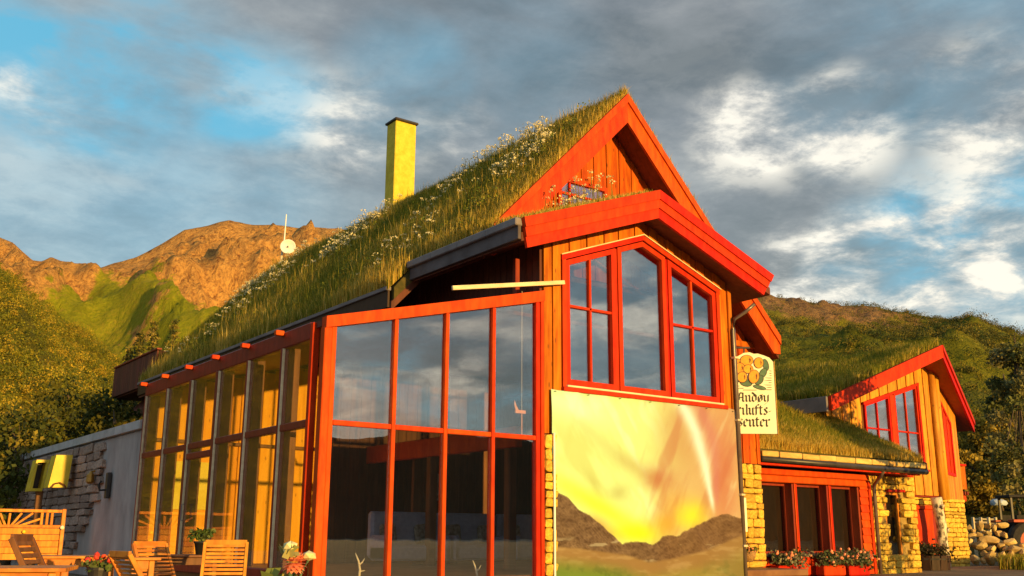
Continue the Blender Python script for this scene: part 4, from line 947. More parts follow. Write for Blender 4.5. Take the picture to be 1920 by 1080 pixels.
# ------------------------------------------------------------------ SIGN
SE = np.array((-CR[0], -CR[1], 0)); SE /= np.linalg.norm(SE); SN = np.array((-SE[1], SE[0], 0)); SN = SN if SN[1] < 0 else -SN
SO = np.array((10.97, .2, 3.17))
def sg(a, b, out=0.): return SO+SE*(-(a-490-(b-200)*.0476)*.0022)+np.array((0, 0, (940-b)*.00217))+SN*out
sn = thing('hanging_sign', SO, 'cream sign board with orange berries and black letter text, beside the downpipe', 'sign')
outl = [(490, 215), (525, 938), (70, 938), (35, 235), (60, 195), (90, 175), (150, 142), (190, 118), (250, 110), (292, 126), (335, 124), (400, 145), (448, 165), (470, 188)]
ob('board', prism([sg(a, b, -.10) for a, b in outl], SN*.10), M['cream'], sn)
ob('side_strip', prism([sg(493, 205, -.11), sg(500, 205, -.11), sg(534, 945, -.11), sg(527, 945, -.11)], SN*.125), M['brass'], sn)
ob('support_arm', bar(sg(200, 60, -.05), sg(200, 118, -.05), .03, .03), M['dark_metal'], sn)
ob('support_arm', bar(sg(260, 60, -.05), sg(-80, 60, -.05), .04, .04), M['dark_metal'], sn)
def disc(cx_, cy_, rx_, ry_, out, n=20, rot=0): return [sg(cx_+rx_*math.cos(a)*math.cos(rot)-ry_*math.sin(a)*math.sin(rot), cy_+rx_*math.cos(a)*math.sin(rot)+ry_*math.sin(a)*math.cos(rot), out) for a in np.linspace(0, 2*PI, n, endpoint=False)]
k = 0
def leafp(cx_, cy_, rx_, ry_, rot):
    global k
    k += 1; lf = ob('leaf', prism(disc(cx_, cy_, rx_+6, ry_+6, .001+.0006*k, 16, rot), SN*.0005), M['ink'], sn)
    k += 1; ob('leaf_face', prism(disc(cx_, cy_, rx_, ry_, .001+.0006*k, 16, rot), SN*.0005), M['leafprint'], lf)
for a in ((412, 240, 26, 58, -.25), (385, 325, 30, 50, .5), (345, 395, 36, 52, .6), (215, 425, 58, 34, .2), (120, 392, 42, 24, .1), (350, 472, 62, 16, .25)): leafp(*a)
def berry(cx_, cy_, rx_, ry_, rot=0):
    global k
    k += 1; b_ = ob('berry', prism(disc(cx_, cy_, rx_+6, ry_+6, .001+.0006*k, 22, rot), SN*.0005), M['ink_red'], sn)
    k += 1; ob('berry_face', prism(disc(cx_, cy_, rx_, ry_, .001+.0006*k, 22, rot), SN*.0005), M['berry'], b_)
    k += 1; ob('berry_shade', prism([sg(cx_+p*rx_, cy_+q_*ry_, .001+.0006*k) for p, q_ in ((.45, -.6), (.68, -.1), (.5, .55), (.38, .3), (.42, .0), (.32, -.1), (.4, -.3))], SN*.0005), M['ink_red'], b_)
for a in ((130, 222, 42, 38), (222, 196, 62, 52), (342, 220, 44, 52), (108, 345, 26, 30), (150, 275, 50, 52), (236, 285, 46, 42), (176, 368, 46, 52), (292, 362, 50, 66, .15)): berry(*a)
for i in range(9):
    yy_ = 300+i*24; ob('hatch_line', prism([sg(a, b, .0035) for a, b in ((475-random.randint(30, 90)*(.4 if i < 3 else 1), yy_), (470, yy_), (470, yy_+6), (475-random.randint(30, 90)*(.4 if i < 3 else 1), yy_+6))], SN*.0005), M['ink'], sn)
for (a, b, c) in ((185, 320, 496), (110, 190, 478), (108, 150, 455)): ob('hatch_line', prism([sg(a, c, .0035), sg(b, c, .0035), sg(b, c+6, .0035), sg(a, c+6, .0035)], SN*.0005), M['ink'], sn)
GL = {
 'A': (.80, [[(-.08, 1.0), (.15, 1.28), (.5, 1.2), (.5, .15), (.64, .02)], [(.18, 1.22), (.06, .62), (.1, .25), (-.1, .04)], [(.08, .6), (.5, .62)]]),
 'n': (.72, [[(-.05, .9), (.08, .8), (.08, .15), (.2, .03)], [(.08, .72), (.32, .95), (.45, .8), (.45, .15), (.58, .03)]]),
 'd': (.66, [[(.45, .75), (.2, .95), (.05, .75), (.05, .2), (.22, .03), (.45, .2), (.45, .85), (.0, 1.32)]]),
 'ø': (.66, [[(.25, .97), (.05, .75), (.05, .2), (.25, .03), (.45, .2), (.45, .75), (.25, .97)], [(.02, -.06), (.48, 1.06)]]),
 'y': (.66, [[(-.05, .9), (.08, .8), (.08, .2), (.22, .05), (.45, .25)], [(.47, .98), (.47, .05), (.02, -.45)]]),
 'F': (.60, [[(.1, 1.3), (.1, .2), (-.05, 0)], [(.1, 1.25), (.5, 1.3)], [(.1, .7), (.4, .75)]]),
 'r': (.60, [[(-.05, .9), (.08, .8), (.08, .15), (.2, .03)], [(.08, .72), (.3, .97), (.42, .80)]]),
 'i': (.40, [[(-.05, .9), (.08, .8), (.08, .15), (.2, .03)], [(.02, 1.2), (.12, 1.28)]]),
 'l': (.33, [[(-.03, 1.35), (.08, 1.25), (.08, .15), (.2, .03)]]),
 'u': (.70, [[(-.05, .9), (.08, .8), (.08, .2), (.22, .05), (.42, .22)], [(.42, .95), (.42, .15), (.55, .03)]]),
 'f': (.47, [[(.42, 1.25), (.25, 1.35), (.1, 1.2), (.1, .0)], [(-.1, .9), (.35, .9)]]),
 't': (.47, [[(.1, 1.2), (.1, .2), (.24, .04), (.36, .12)], [(-.08, .92), (.34, .92)]]),
 's': (.56, [[(.42, .82), (.25, .97), (.06, .78), (.4, .3), (.22, .03), (.0, .18)]]),
 'e': (.60, [[(.05, .45), (.45, .72), (.25, .97), (.05, .75), (.05, .2), (.25, .03), (.45, .2)]]),
 '-': (.35, [[(0, .42), (.25, .5)]])}
def write(txt, x0, yb, xh, sx):
    x = x0
    for ch in txt:
        adv, st = GL[ch]; Vv = []; Ff = []; kk = 0
        nb = np.array((.085*sx, .075))
        for pl in st:
            for a, b in zip(pl[:-1], pl[1:]):
                P4 = [np.array((a[0]*sx, a[1]))-nb, np.array((a[0]*sx, a[1]))+nb, np.array((b[0]*sx, b[1]))+nb, np.array((b[0]*sx, b[1]))-nb]
                kk += 1; v, f = prism([sg(x+p[0]*xh, yb-p[1]*xh, .002+.0003*kk) for p in P4], SN*.0002)
                n0 = len(Vv); Vv += v; Ff += [tuple(i+n0 for i in q_) for q_ in f]
        ob('letter', (Vv, Ff), M['ink'], sn); x += adv*sx*xh
write('Andøy', 138, 618, 72, 1.24); write('Frilufts-', 72, 750, 78, 1.14); write('senter', 138, 868, 78, 1.18)

# ------------------------------------------------------------------ ROOF GRASS AND FLOWERS
def blades(n, pos, h, col, w=.016, lean=.35, up=None):
    """pos (n,3), h (n,), col (n,3): bent blades of three faces-worth"""
    th = rng.random(n)*2*PI; d = np.stack([np.cos(th), np.sin(th), np.zeros(n)], -1); sv = np.stack([-np.sin(th), np.cos(th), np.zeros(n)], -1)
    ln = (rng.random(n)**1.5*lean*h)[:, None]; upv = np.array((0, 0, 1.0)) if up is None else np.asarray(up)
    ww = (w*(.6+.8*rng.random(n)))[:, None]; hh = h[:, None]
    b0_ = pos-sv*ww*.5; b1_ = pos+sv*ww*.5; m = pos+upv*hh*.6+d*ln*.4; m0 = m-sv*ww*.42; m1 = m+sv*ww*.42; tp = pos+upv*hh+d*ln*1.3
    V = np.stack([b0_, b1_, m1, m0, tp], 1).reshape(-1, 3); base_ = np.arange(n)*5
    F4 = np.stack([base_, base_+1, base_+2, base_+3], -1); F3 = np.stack([base_+3, base_+2, base_+4], -1)
    return V, F4, F3, np.repeat(col, 5, 0)
GREEN = np.array([(.14, .17, .016), (.19, .215, .02), (.28, .27, .028), (.37, .31, .034)]); STRAW = np.array([(.66, .46, .085), (.74, .56, .15), (.58, .37, .055), (.50, .35, .05)])
def grass_cols(pst):
    n = len(pst); s_ = rng.random(n) < pst
    c = np.where(s_[:, None], STRAW[rng.integers(0, 4, n)], GREEN[rng.integers(0, 4, n)]); return c*(.75+.5*rng.random((n, 1)))
def build_grass(name, label_parts, mat=None):
    V = []; F4 = []; F3 = []; C = []; k = 0
    for v, f4, f3, c in label_parts: V.append(v); F4.append(f4+k); F3.append(f3+k); C.append(c); k += len(v)
    return tag(big_mesh(name, np.concatenate(V), np.concatenate(F4), np.concatenate(F3), np.concatenate(C), M['blade']), kind='stuff')
parts = []
n = 240000; X_ = XE-.08+rng.random(n)*(UX+.1-XE); Y_ = UY-.02+rng.random(n)**1.25*(YB-UY); keep = (X_ > 3.42) | (Y_ > 3.06); X_ = X_[keep]; Y_ = Y_[keep]
Z_ = UZ-SL_U*np.abs(X_-UX)-.02; pn = fbm(X_*1.0, Y_, 1.6, 4, 33); n = len(X_)
hs = (UZ-Z_)/(UZ-5.8)
den = .25+1.25*fbm(X_, Y_, .7, 3, 35); kp = rng.random(n) < np.clip(den*1.3, .3, 1); X_, Y_, Z_, pn, hs = X_[kp], Y_[kp], Z_[kp], pn[kp], hs[kp]; n = len(X_)
pst = np.clip(.22+.85*np.exp(-(Y_-UY)/1.1)+1.5*(pn-.5)+.30*np.exp(-((hs)/.10)**2)+.35*np.exp(-((hs-1)/.12)**2)+.25*np.exp(-((Y_-4)/2.5)**2)*(hs > .5), .05, .95)
hgt = (.13+.24*rng.random(n))*(.65+.9*pn)*(1-.22*np.exp(-(hs/.10)**2))*np.where(rng.random(n) < .04, 1.7, 1)*np.clip(.55+(Y_-UY)*.25, .55, 1.0)
parts.append(blades(n, np.stack([X_, Y_, Z_], -1), hgt, grass_cols(pst), .0115))
n = 14000; X_ = UX+rng.random(n)**1.5*4.6; Y_ = UY+rng.random(n)**2*6; Z_ = UZ-SL_U*np.abs(X_-UX)-.02
parts.append(blades(n, np.stack([X_, Y_, Z_], -1), .10+.22*rng.random(n), grass_cols(np.full(n, .7)), .012))
n = 120000; X_ = XE-.02+rng.random(n)*(UX+.05-XE); Y_ = UY+rng.random(n)**1.15*(YB-UY); keep = (X_ > 3.45) | (Y_ > 3.1); X_ = X_[keep]; Y_ = Y_[keep]; n = len(X_)
Z_ = UZ-SL_U*np.abs(X_-UX)-.02; pn = fbm(X_, Y_, .9, 4, 133)
parts.append(blades(n, np.stack([X_, Y_, Z_], -1), .08+.16*rng.random(n), grass_cols(np.clip(.30+1.8*(pn-.5), .05, .9)), .014, 1.1))
build_grass('ridge_roof_grass', parts)
n = 1300; X_ = XE+.1+rng.random(n)*(UX-XE-.1); Y_ = 1.4+rng.random(n)*17.8; cl = fbm(X_*1.2, Y_, 1.2, 3, 143); kp = (rng.random(n) < np.clip((cl-.40)*4, 0, 1)) & ((X_ > 3.6) | (Y_ > 3.3)); X_, Y_ = X_[kp], Y_[kp]; n = len(X_); r_ = .10+.16*rng.random(n)
V, F, C = leafcloud(np.stack([X_, Y_, UZ-SL_U*np.abs(X_-UX)+.10+.16*rng.random(n)], -1), np.stack([r_, r_, r_*.9], -1), 34, .055, np.array([(.10, .15, .02), (.16, .19, .025), (.22, .23, .03), (.30, .25, .04)])[rng.integers(0, 4, n)])
tag(big_mesh('roof_weeds', V, F, None, C, M['leaf']), kind='stuff')
parts = []
n = 16000; X_ = LX+.1+rng.random(n)*(RX-LX-.2); Y_ = -.52+rng.random(n)*1.9; Z_ = AZ-SL_L*np.abs(X_-AX)-.03
parts.append(blades(n, np.stack([X_, Y_, Z_], -1), (.10+.22*rng.random(n))*np.clip(.45+(Y_+.5)*.5, .4, 1.2), grass_cols(np.full(n, .72)), .014, .5))
build_grass('porch_roof_grass', parts)
parts = []
n = 90000; X_ = RWX0+.03+rng.random(n)*(RWX1-RWX0-.06); Y_ = 1.40+rng.random(n)**1.2*4.4; Z_ = 2.98+.5*(Y_-1.35)-.02; pn = fbm(X_, Y_, 1.3, 4, 53)
pst = np.clip(.15+.8*np.exp(-(Y_-1.4)/.55)+1.6*(pn-.5)+.3*np.clip((X_-15)/3, 0, 1), .04, .95)
parts.append(blades(n, np.stack([X_, Y_, Z_], -1), (.10+.16*rng.random(n))*(.6+.9*pn), grass_cols(pst), .012, .7))
build_grass('low_roof_grass', parts)
parts = []
n = 60000; u_ = rng.random(n); v_ = rng.random(n)**1.3; X_ = tip[0]+(le[0]-tip[0])*u_; Y_ = 3.1+v_*8.5; Z_ = tip[2]+(le[2]-tip[2])*u_-.02; pn = fbm(X_, Y_, 1.5, 4, 63)
parts.append(blades(n, np.stack([X_, Y_, Z_], -1), (.12+.2*rng.random(n))*(.6+.9*pn), grass_cols(np.clip(.2+1.4*(pn-.5), .03, .9)), .015, .6))
build_grass('far_roof_grass', parts)
def flowers(name, pos, h, rad_, col, stemcol=(.16, .15, .03), kf=12, fs=.034):
    n = len(pos); top = pos+np.stack([rng.normal(size=n)*.05, rng.normal(size=n)*.05, h], -1)
    sv = np.stack([np.full(n, .006), np.full(n, -.004), np.zeros(n)], -1)
    V1 = np.stack([pos-sv, pos+sv, top+sv*.7, top-sv*.7], 1).reshape(-1, 3); F1 = np.arange(n*4).reshape(-1, 4); C1 = np.tile(np.array(stemcol), (n*4, 1))
    a = rng.random((n, kf))*2*PI; rr_ = np.sqrt(rng.random((n, kf)))*np.asarray(rad_)[:, None]
    c = top[:, None]+np.stack([np.cos(a)*rr_, np.sin(a)*rr_, .02-rr_**2*3+.015*rng.normal(size=(n, kf))], -1)
    u = rng.normal(size=(n, kf, 3)); u /= np.linalg.norm(u, axis=2, keepdims=True); v = np.cross(u, rng.normal(size=(n, kf, 3))); v /= np.linalg.norm(v, axis=2, keepdims=True)
    s_ = fs*(.6+.8*rng.random((n, kf, 1)))
    V2 = np.stack([c-u*s_*.5, c-v*s_*.5, c+u*s_*.5, c+v*s_*.5], 2).reshape(-1, 3); F2 = np.arange(n*kf*4).reshape(-1, 4)+len(V1)
    C2 = np.repeat((np.asarray(col)*(.8+.4*rng.random((n*kf, 1)))), 4, 0)
    return tag(big_mesh(name, np.concatenate([V1, V2]), np.concatenate([F1, F2]), None, np.concatenate([C1, C2]), M['leaf']), kind='stuff')
n = 6200; X_ = XE+.3+rng.random(n)**.75*(UX-XE-.25); Y_ = 1.6+rng.random(n)*17.5; cl = fbm(X_*1.3, Y_, 1.5, 3, 73); hs = (UX-X_)/(UX-XE)
kp = rng.random(n) < np.clip((cl-.43)*3.2, 0, 1)*(.25+.75*np.exp(-(hs/.55)**2)); X_, Y_ = X_[kp], Y_[kp]; n = len(X_)
flowers('cow_parsley_flowers', np.stack([X_, Y_, UZ-SL_U*np.abs(X_-UX)], -1), .20+.36*rng.random(n), .04+.085*rng.random(n), (.78, .70, .42), kf=14, fs=.034)
n = 60; X_ = np.concatenate([5.5+rng.random(38)*1.7, 4.2+rng.random(22)*1.6]); Y_ = .5+rng.random(60)*.75
flowers('porch_roof_flowers', np.stack([X_, Y_, AZ-SL_L*np.abs(X_-AX)], -1), .25+.6*rng.random(60)**1.5, .05+.05*rng.random(60), (.70, .66, .36))
n = 46; X_ = 12.4+rng.random(n)*2.6; Y_ = 4.2+rng.random(n)*1.3
flowers('low_roof_flowers', np.stack([X_, Y_, 2.98+.5*(Y_-1.35)], -1), .3+.4*rng.random(n), .05+.05*rng.random(n), (.74, .70, .52))

# ------------------------------------------------------------------ TERRACE: partition, tables, chairs, flowers
fp = thing('garden_partition', (-1.6, 12.5, 0), 'golden wooden partition with sunburst slats over solid boards, left of the rubble wall', 'partition')
fx1 = -.66
for zc, hh in ((1.525, .07), (1.165, .07)): ob('rail', cbox((-3.6, 12.46, zc-hh/2), (fx1, 12.54, zc+hh/2)), M['wood_gold'], fp)
ob('post', cbox((fx1-.0, 12.44, 0), (fx1+.09, 12.56, 1.58)), M['wood_h'], fp)
for px in (78, 88, 97): p = at(px, 972, Y=12.5); ob('slat', cbox((p[0]-.03, 12.47, 1.2), (p[0]+.03, 12.53, 1.49)), M['wood_gold'], fp)
for (a, b) in (((2, 986), (-8, 962)), ((10, 986), (0, 962)), ((15, 986), (19, 962)), ((20, 986), (41, 962)), ((26, 986), (62, 962)), ((36, 986), (75, 973)), ((-4, 986), (-24, 962)), ((-10, 986), (-45, 964))):
    ob('slat', bar(at(*a, Y=12.5), at(*b, Y=12.5), .05, .055, up=(0, 1, 0)), M['wood_gold'], fp)
for k in range(5): ob('board', cbox((-3.6, 12.47, .40+k*.146), (fx1-.01, 12.52, .40+k*.146+.138)), M['wood_gold'], fp)
ob('post', cbox((-2.3, 12.53, 0), (-2.2, 12.62, 1.5)), M['wood_h'], fp)
ob('knob', blob((fx1+.02, 12.38, 1.14), .06, 1, .05), M['cream'], fp, smooth=True)
ob('lamp_ball', blob(at(45, 997, Y=12.38), .05, 1, .05), M['paper'], fp, smooth=True)
ob('lamp_ball', blob(at(44, 1013, Y=12.38), .05, 1, .05), M['paper'], fp, smooth=True)
def rot2(p, c, a): x_, y_ = p[0], p[1]; return np.array((c[0]+x_*math.cos(a)-y_*math.sin(a), c[1]+x_*math.sin(a)+y_*math.cos(a), c[2]+p[2]))
def fchair(loc, rz, label, mat, h=.92, w=.46, lean=.28, n=9):
    """folding slatted chair, back leaning away; local +Y is behind the sitter"""
    t_ = thing('folding_chair', loc, label, 'chair', 'wooden slatted chairs on the terrace'); L = lambda *p: rot2(p, loc, rz)
    dn = np.array(L(0, 1, 0))-np.array(L(0, 0, 0))
    for sx in (-w/2, w/2):
        ob('back_rail', bar(L(sx, -.10, .0), L(sx, .12+lean, h), .035, .045, up=dn), mat, t_)
        ob('leg', bar(L(sx*.86, .30, .0), L(sx*.86, -.30, .45), .03, .04, up=dn), mat, t_)
        ob('seat_rail', bar(L(sx*.9, -.34, .44), L(sx*.9, .12, .42), .03, .035), mat, t_)
    for k in range(6): ob('seat_slat', bar(L(-w/2+.03, -.33+k*.085, .455-.004*k), L(w/2-.03, -.33+k*.085, .455-.004*k), .06, .018), mat, t_)
    for k in range(n):
        f = .50+.48*(k+.5)/n; ob('back_slat', bar(L(-w/2+.02, -.10+(.22+lean)*f, h*f), L(w/2-.02, -.10+(.22+lean)*f, h*f), .018, h*.48/n*.66, up=L(0, .3, 1)-np.array(L(0, 0, 0))), mat, t_)
    ob('top_rail', bar(L(-w/2, .12+lean-.005, h), L(w/2, .12+lean-.005, h), .03, .06), mat, t_)
    return t_
def table(loc, rz, sx, sy, label, mat, h=.72):
    t_ = thing('garden_table', loc, label, 'table', 'wooden tables on the terrace'); L = lambda *p: rot2(p, loc, rz)
    nb = max(3, int(sy/.13))
    for k in range(nb):
        yy_ = -sy/2+sy*(k+.5)/nb; ob('table_board', bar(L(-sx/2, yy_, h-.015), L(sx/2, yy_, h-.015), sy/nb-.012, .03), mat, t_)
    for a in (-1, 1):
        ob('apron', bar(L(-sx/2+.08, a*(sy/2-.06), h-.08), L(sx/2-.08, a*(sy/2-.06), h-.08), .025, .09), mat, t_)
        for b in (-1, 1): ob('leg', bar(L(b*(sx/2-.1), a*(sy/2-.06), 0), L(b*(sx/2-.1), a*(sy/2-.06), h-.035), .06, .06, up=(1, 0, 0)), mat, t_)
    return t_
def gp(px, D):
    d = ray(px, 1009); d = d[:2]/np.hypot(*d[:2]); return (CAM[0]+d[0]*D, CAM[1]+d[1]*D, 0.)
table(gp(10, 8.8), -.35, 1.0, .8, 'low golden table at the left edge of the terrace', M['wood_h'])
table(gp(150, 13.6), -.3, .95, .8, 'wooden table with red flowers spilling over it, before the plaster wall', M['wood_h'])
table(gp(272, 12.4), -.3,   .38, .38, 'small square side table in front of the leftmost glass panes', M['wood_h'])
table(gp(350, 14.2), -.3, .9, .7, 'dark table carrying the black plant pot by the glass side wall', M['wood_brown'])
fchair(gp(134, 9.4), 1.05, 'dark slatted folding chair seen edge-on with one sunlit rail, before the plaster wall', M['wood_brown'], .93)
fchair(gp(36, 10.4), .95, 'dark slatted folding chair in front of the sunburst partition', M['wood_brown'], .92)
fchair(gp(422, 11.9), -.42, 'sunlit golden slatted garden chair with tall leaning back, right of the black pot', M['wood_gold'], .885, .46, .20, 10)
fchair(gp(318, 13.4), .3, 'brown slatted chair tucked between the side table and the black pot', M['wood_h'], .86)
fchair(gp(300, 11.0), 1.7, 'reddish low chair turned sideways at the side table', M['wood_h'], .78)
def plant(root, c, r, n, k, size, pal, name='foliage'):
    cen = np.array(c)+rng.normal(size=(n, 3))*np.array(r)*.5
    V, F, C = leafcloud(cen, np.tile(np.array(r)*.55, (n, 1)), k, size, np.array(pal)[rng.integers(0, len(pal), n)])
    o = big_mesh(name, V, F, None, C, M['leaf'], tuple(c)); o.parent = root; o.location = Vector(c)-WL[root.name]; return o
PG = [(.06, .10, .02), (.10, .14, .03), (.14, .17, .05)]
def pot_geo(c, r, h): return lathe(c, [(r*.72, 0), (r*.95, h*.85), (r*1.06, h*.86), (r*1.06, h), (r*.9, h), (r*.85, h*.9)], 14)
c = np.array(gp(381, 14.0))+(0, 0, .72); pl = thing('potted_plant', c, 'leafy green plant in a black pot on the dark table', 'plant')
ob('pot', pot_geo(c, .11, .17), M['pot'], pl, smooth=True); plant(pl, c+(0, 0, .24), (.12, .12, .09), 26, 22, .05, PG)
c = np.array(gp(190, 12.9))+(0, 0, .60); pl = thing('red_flower_pot', c, 'pot of red flowers on the wooden table before the plaster wall', 'flowers')
ob('pot', pot_geo(c-np.array((0, 0, .22)), .12, .22), M['pot'], pl); plant(pl, c+(0, 0, .0), (.15, .14, .07), 16, 16, .05, PG)
for k in range(13):
    q = c+np.array((rng.normal()*.10, rng.normal()*.1, .06+rng.normal()*.06)); ob('flower_head', blob(q, .034, 1, .25), M['bloom_red'], pl)
# foreground dahlia
c = np.array(gp(556, 5.6)); pl = thing('flowering_dahlia', (c[0], c[1], 0), 'pink red blossom with cream buds in the foreground left of the corner post', 'flower')
def pz(px, py, D): q = at(px, py, D=D); return q
hd = pz(552, 1054, 5.6); Vv = []; Ff = []
for ring in range(6):
    for k in range(10+ring*2):
        a = k*2*PI/(10+ring*2)+ring*.4; el = .15+ring*.24; r_ = .075*(1-ring*.10)
        d = np.array((math.cos(a)*math.cos(el), math.sin(a)*math.cos(el), math.sin(el))); s_ = np.array((-math.sin(a), math.cos(a), 0)); n0 = len(Vv)
        Vv += [hd+d*r_*.2, hd+d*r_*.7+s_*.017, hd+d*r_*1.08+(0, 0, .008), hd+d*r_*.7-s_*.017]; Ff.append((n0, n0+1, n0+2, n0+3))
for ring in range(4):
    for k in range(12):
        a = k*2*PI/12+ring*.3; el = -.1-ring*.25; d = np.array((math.cos(a)*math.cos(el), math.sin(a)*math.cos(el), math.sin(el))); s_ = np.array((-math.sin(a), math.cos(a), 0)); n0 = len(Vv); r_ = .075
        Vv += [hd+d*r_*.2, hd+d*r_*.7+s_*.017, hd+d*r_*1.05, hd+d*r_*.7-s_*.017]; Ff.append((n0, n0+1, n0+2, n0+3))
ob('blossom', (Vv, Ff), M['bloom_pink'], pl, kind='stuff', recalc=False)
ob('stem', tube([(c[0], c[1], 0), hd-np.array((.02, 0, .3)), hd-np.array((0, 0, .02))], .009, 6), M['leafprint'], pl)
for (px, py, s_) in ((544, 1024, .04), (579, 1042, .038), (538, 1033, .022)):
    q = pz(px, py, 5.6); ob('bud', blob(q, s_, 1, .22, (1, 1, .7)), M['bud'], pl); ob('stem', tube([hd-np.array((0, 0, .25)), (q+hd)/2-np.array((0, 0, .08)), q-np.array((0, 0, .02))], .007, 5), M['leafprint'], pl)
plant(pl, hd-np.array((0, 0, .16)), (.12, .12, .10), 12, 6, .09, [(.16, .20, .05), (.40, .36, .12), (.10, .13, .03)])
plant(pl, pz(541, 1036, 5.6), (.05, .05, .03), 5, 4, .07, [(.45, .40, .15), (.25, .26, .08)])

# ------------------------------------------------------------------ INSIDE THE GLASS ROOM AND HALL
for k in range(3):
    x0 = 4.5+k*1.75; sf = thing('sofa', (x0+.8, 6.3, .34), ('blue grey sofa behind the left panes, dark inside', 'blue grey sofa behind the middle panes, dark inside', 'blue grey sofa behind the rightmost panes, dark inside')[k], 'sofa', 'sofas in the dark lounge')
    ob('seat', cbox((x0, 5.7, .45), (x0+1.68, 6.5, .78), .05), M['sofa'], sf); ob('backrest', cbox((x0, 6.42, .5), (x0+1.68, 6.66, 1.52), .06), M['sofa'], sf)
    for s_ in (0, 1.52): ob('armrest', cbox((x0+s_, 5.7, .46), (x0+s_+.16, 6.5, 1.0), .04), M['sofa'], sf)
    for cx_ in (.35, 1.25):
        cu = ob('cushion', bar((x0+cx_-.2, 6.3, 1.02), (x0+cx_+.2, 6.3, 1.06), .14, .42, bev=.05), M['cushion'], None)
        tag(cu, ('speckled cushion leaning on the %s sofa, its %s end' % (('left', 'middle', 'right')[k], 'left' if cx_ < 1 else 'right')), 'cushion', 'cushions on the sofas')
po = ob('wall_poster', cbox((.62, 8.655, 1.53), (1.20, 8.675, 2.58), .002), M['paper']); tag(po, 'left bright yellow poster on the golden wall behind the side panes', 'poster', 'yellow posters on the inner wall')
po = ob('wall_poster', cbox((1.24, 8.655, 1.53), (1.92, 8.675, 2.58), .002), M['paper']); tag(po, 'right bright yellow poster on the golden wall behind the side panes', 'poster', 'yellow posters on the inner wall')
for po_x, n in ((.62, 6), (1.24, 7)):
    pass
pc = thing('framed_picture', (6.5, 6.95, 1.8), 'brown framed picture hanging dimly behind the third lower front pane', 'picture')
ob('frame', cbox((6.15, 6.93, 1.75), (6.83, 6.97, 2.52)), M['wood_brown'], pc); ob('canvas', cbox((6.22, 6.915, 1.82), (6.76, 6.929, 2.45), .002), M['cushion'], pc)
ob('partition_wall', cbox((5.9, 6.98, .34), (7.2, 7.1, 3.2)), M['wood_brown'], lodge)
def antler(px, py, Y, label, s_):
    b = at(px, py, Y=Y); t_ = thing('antler', (b[0], Y, b[2]-.1), label, 'antler', 'antlers behind the front panes')
    ob('main_beam', tube([b+(0, 0, -.25), b+(.02*s_, 0, -.05), b+(.0, .02, .08), b+(-.06*s_, .02, .2)], [.022, .02, .016, .006], 7), M['bone'], t_, smooth=True)
    ob('tine', tube([b+(.0, .0, .02), b+(.06*s_, .01, .06), b+(.10*s_, .01, .12)], [.014, .011, .004], 6), M['bone'], t_, smooth=True)
    ob('tine', tube([b+(.0, .0, -.08), b+(.09*s_, -.03, -.06)], [.013, .004], 6), M['bone'], t_, smooth=True)
antler(673, 1062, .35, 'white antler standing behind the first lower front pane', 1)
antler(893, 1074, .35, 'white antler tip behind the third lower front pane', 1)
og = at(974, 772, Y=.18); t_ = thing('hanging_ornament', og, 'salmon wooden bird ornament hanging inside the top right front pane', 'ornament')
ob('body', cbox(og+np.array((-.1, -.02, -.03)), og+np.array((.13, .02, .03))), M['ornament'], t_)
ob('tail_fin', prism([og+np.array((-.09, -.008, .03)), og+np.array((-.02, -.008, .03)), og+np.array((-.07, -.008, .1)), og+np.array((-.11, -.008, .2)), og+np.array((-.12, -.008, .12))], (0, .016, 0)), M['ornament'], t_)
ob('rod', tube([og+np.array((.05, 0, -.03)), og+np.array((.05, 0, -.42))], .012, 6), M['ornament'], t_)
ob('cord', tube([og+np.array((.05, 0, .03)), og+np.array((.05, 0, 2.2))], .005, 5), M['ropecolor'], t_)

# ------------------------------------------------------------------ MAST AND DISH ON THE ROOF
MY = 24.8
b0_ = at(526, 500, Y=MY); t0_ = at(537, 402, Y=MY-.1)
ms = thing('antenna_mast', (b0_[0], MY, 0), 'thin pale antenna mast with round white dish behind the roof ridge', 'antenna')
ob('pole', tube([(b0_[0], MY, 0), b0_, at(531, 455, Y=MY)], .045, 8), M['pale_wood'], ms); ob('whip', tube([at(532, 462, Y=MY-.1), t0_], [.035, .022], 6), M['white'], ms)
dc = at(540, 463, Y=MY-.35); Vv = []; Ff = []
nrm = np.array((-.45, -.88, .05)); nrm /= np.linalg.norm(nrm); e1 = np.cross(nrm, (0, 0, 1)); e1 /= np.linalg.norm(e1); e2 = np.cross(e1, nrm)
for ir, r_ in enumerate((0.0001, .11, .20, .29, .325)):
    for k in range(20): a = 2*PI*k/20; Vv.append(dc+e1*math.cos(a)*r_+e2*math.sin(a)*r_+nrm*(r_**2*1.0-.05))
for ir in range(4):
    for k in range(20): Ff.append((ir*20+k, ir*20+(k+1) % 20, ir*20+20+(k+1) % 20, ir*20+20+k))
dso = ob('dish', (Vv, Ff), M['white'], ms, smooth=True); mm = dso.modifiers.new('t', 'SOLIDIFY'); mm.thickness = .02
ob('feed', tube([dc-nrm*.05, dc+nrm*.12], [.03, .025], 8), M['dark_metal'], ms); ob('dish_bracket', bar(dc-nrm*.07, at(531, 462, Y=MY), .05, .05), M['dark_metal'], ms)

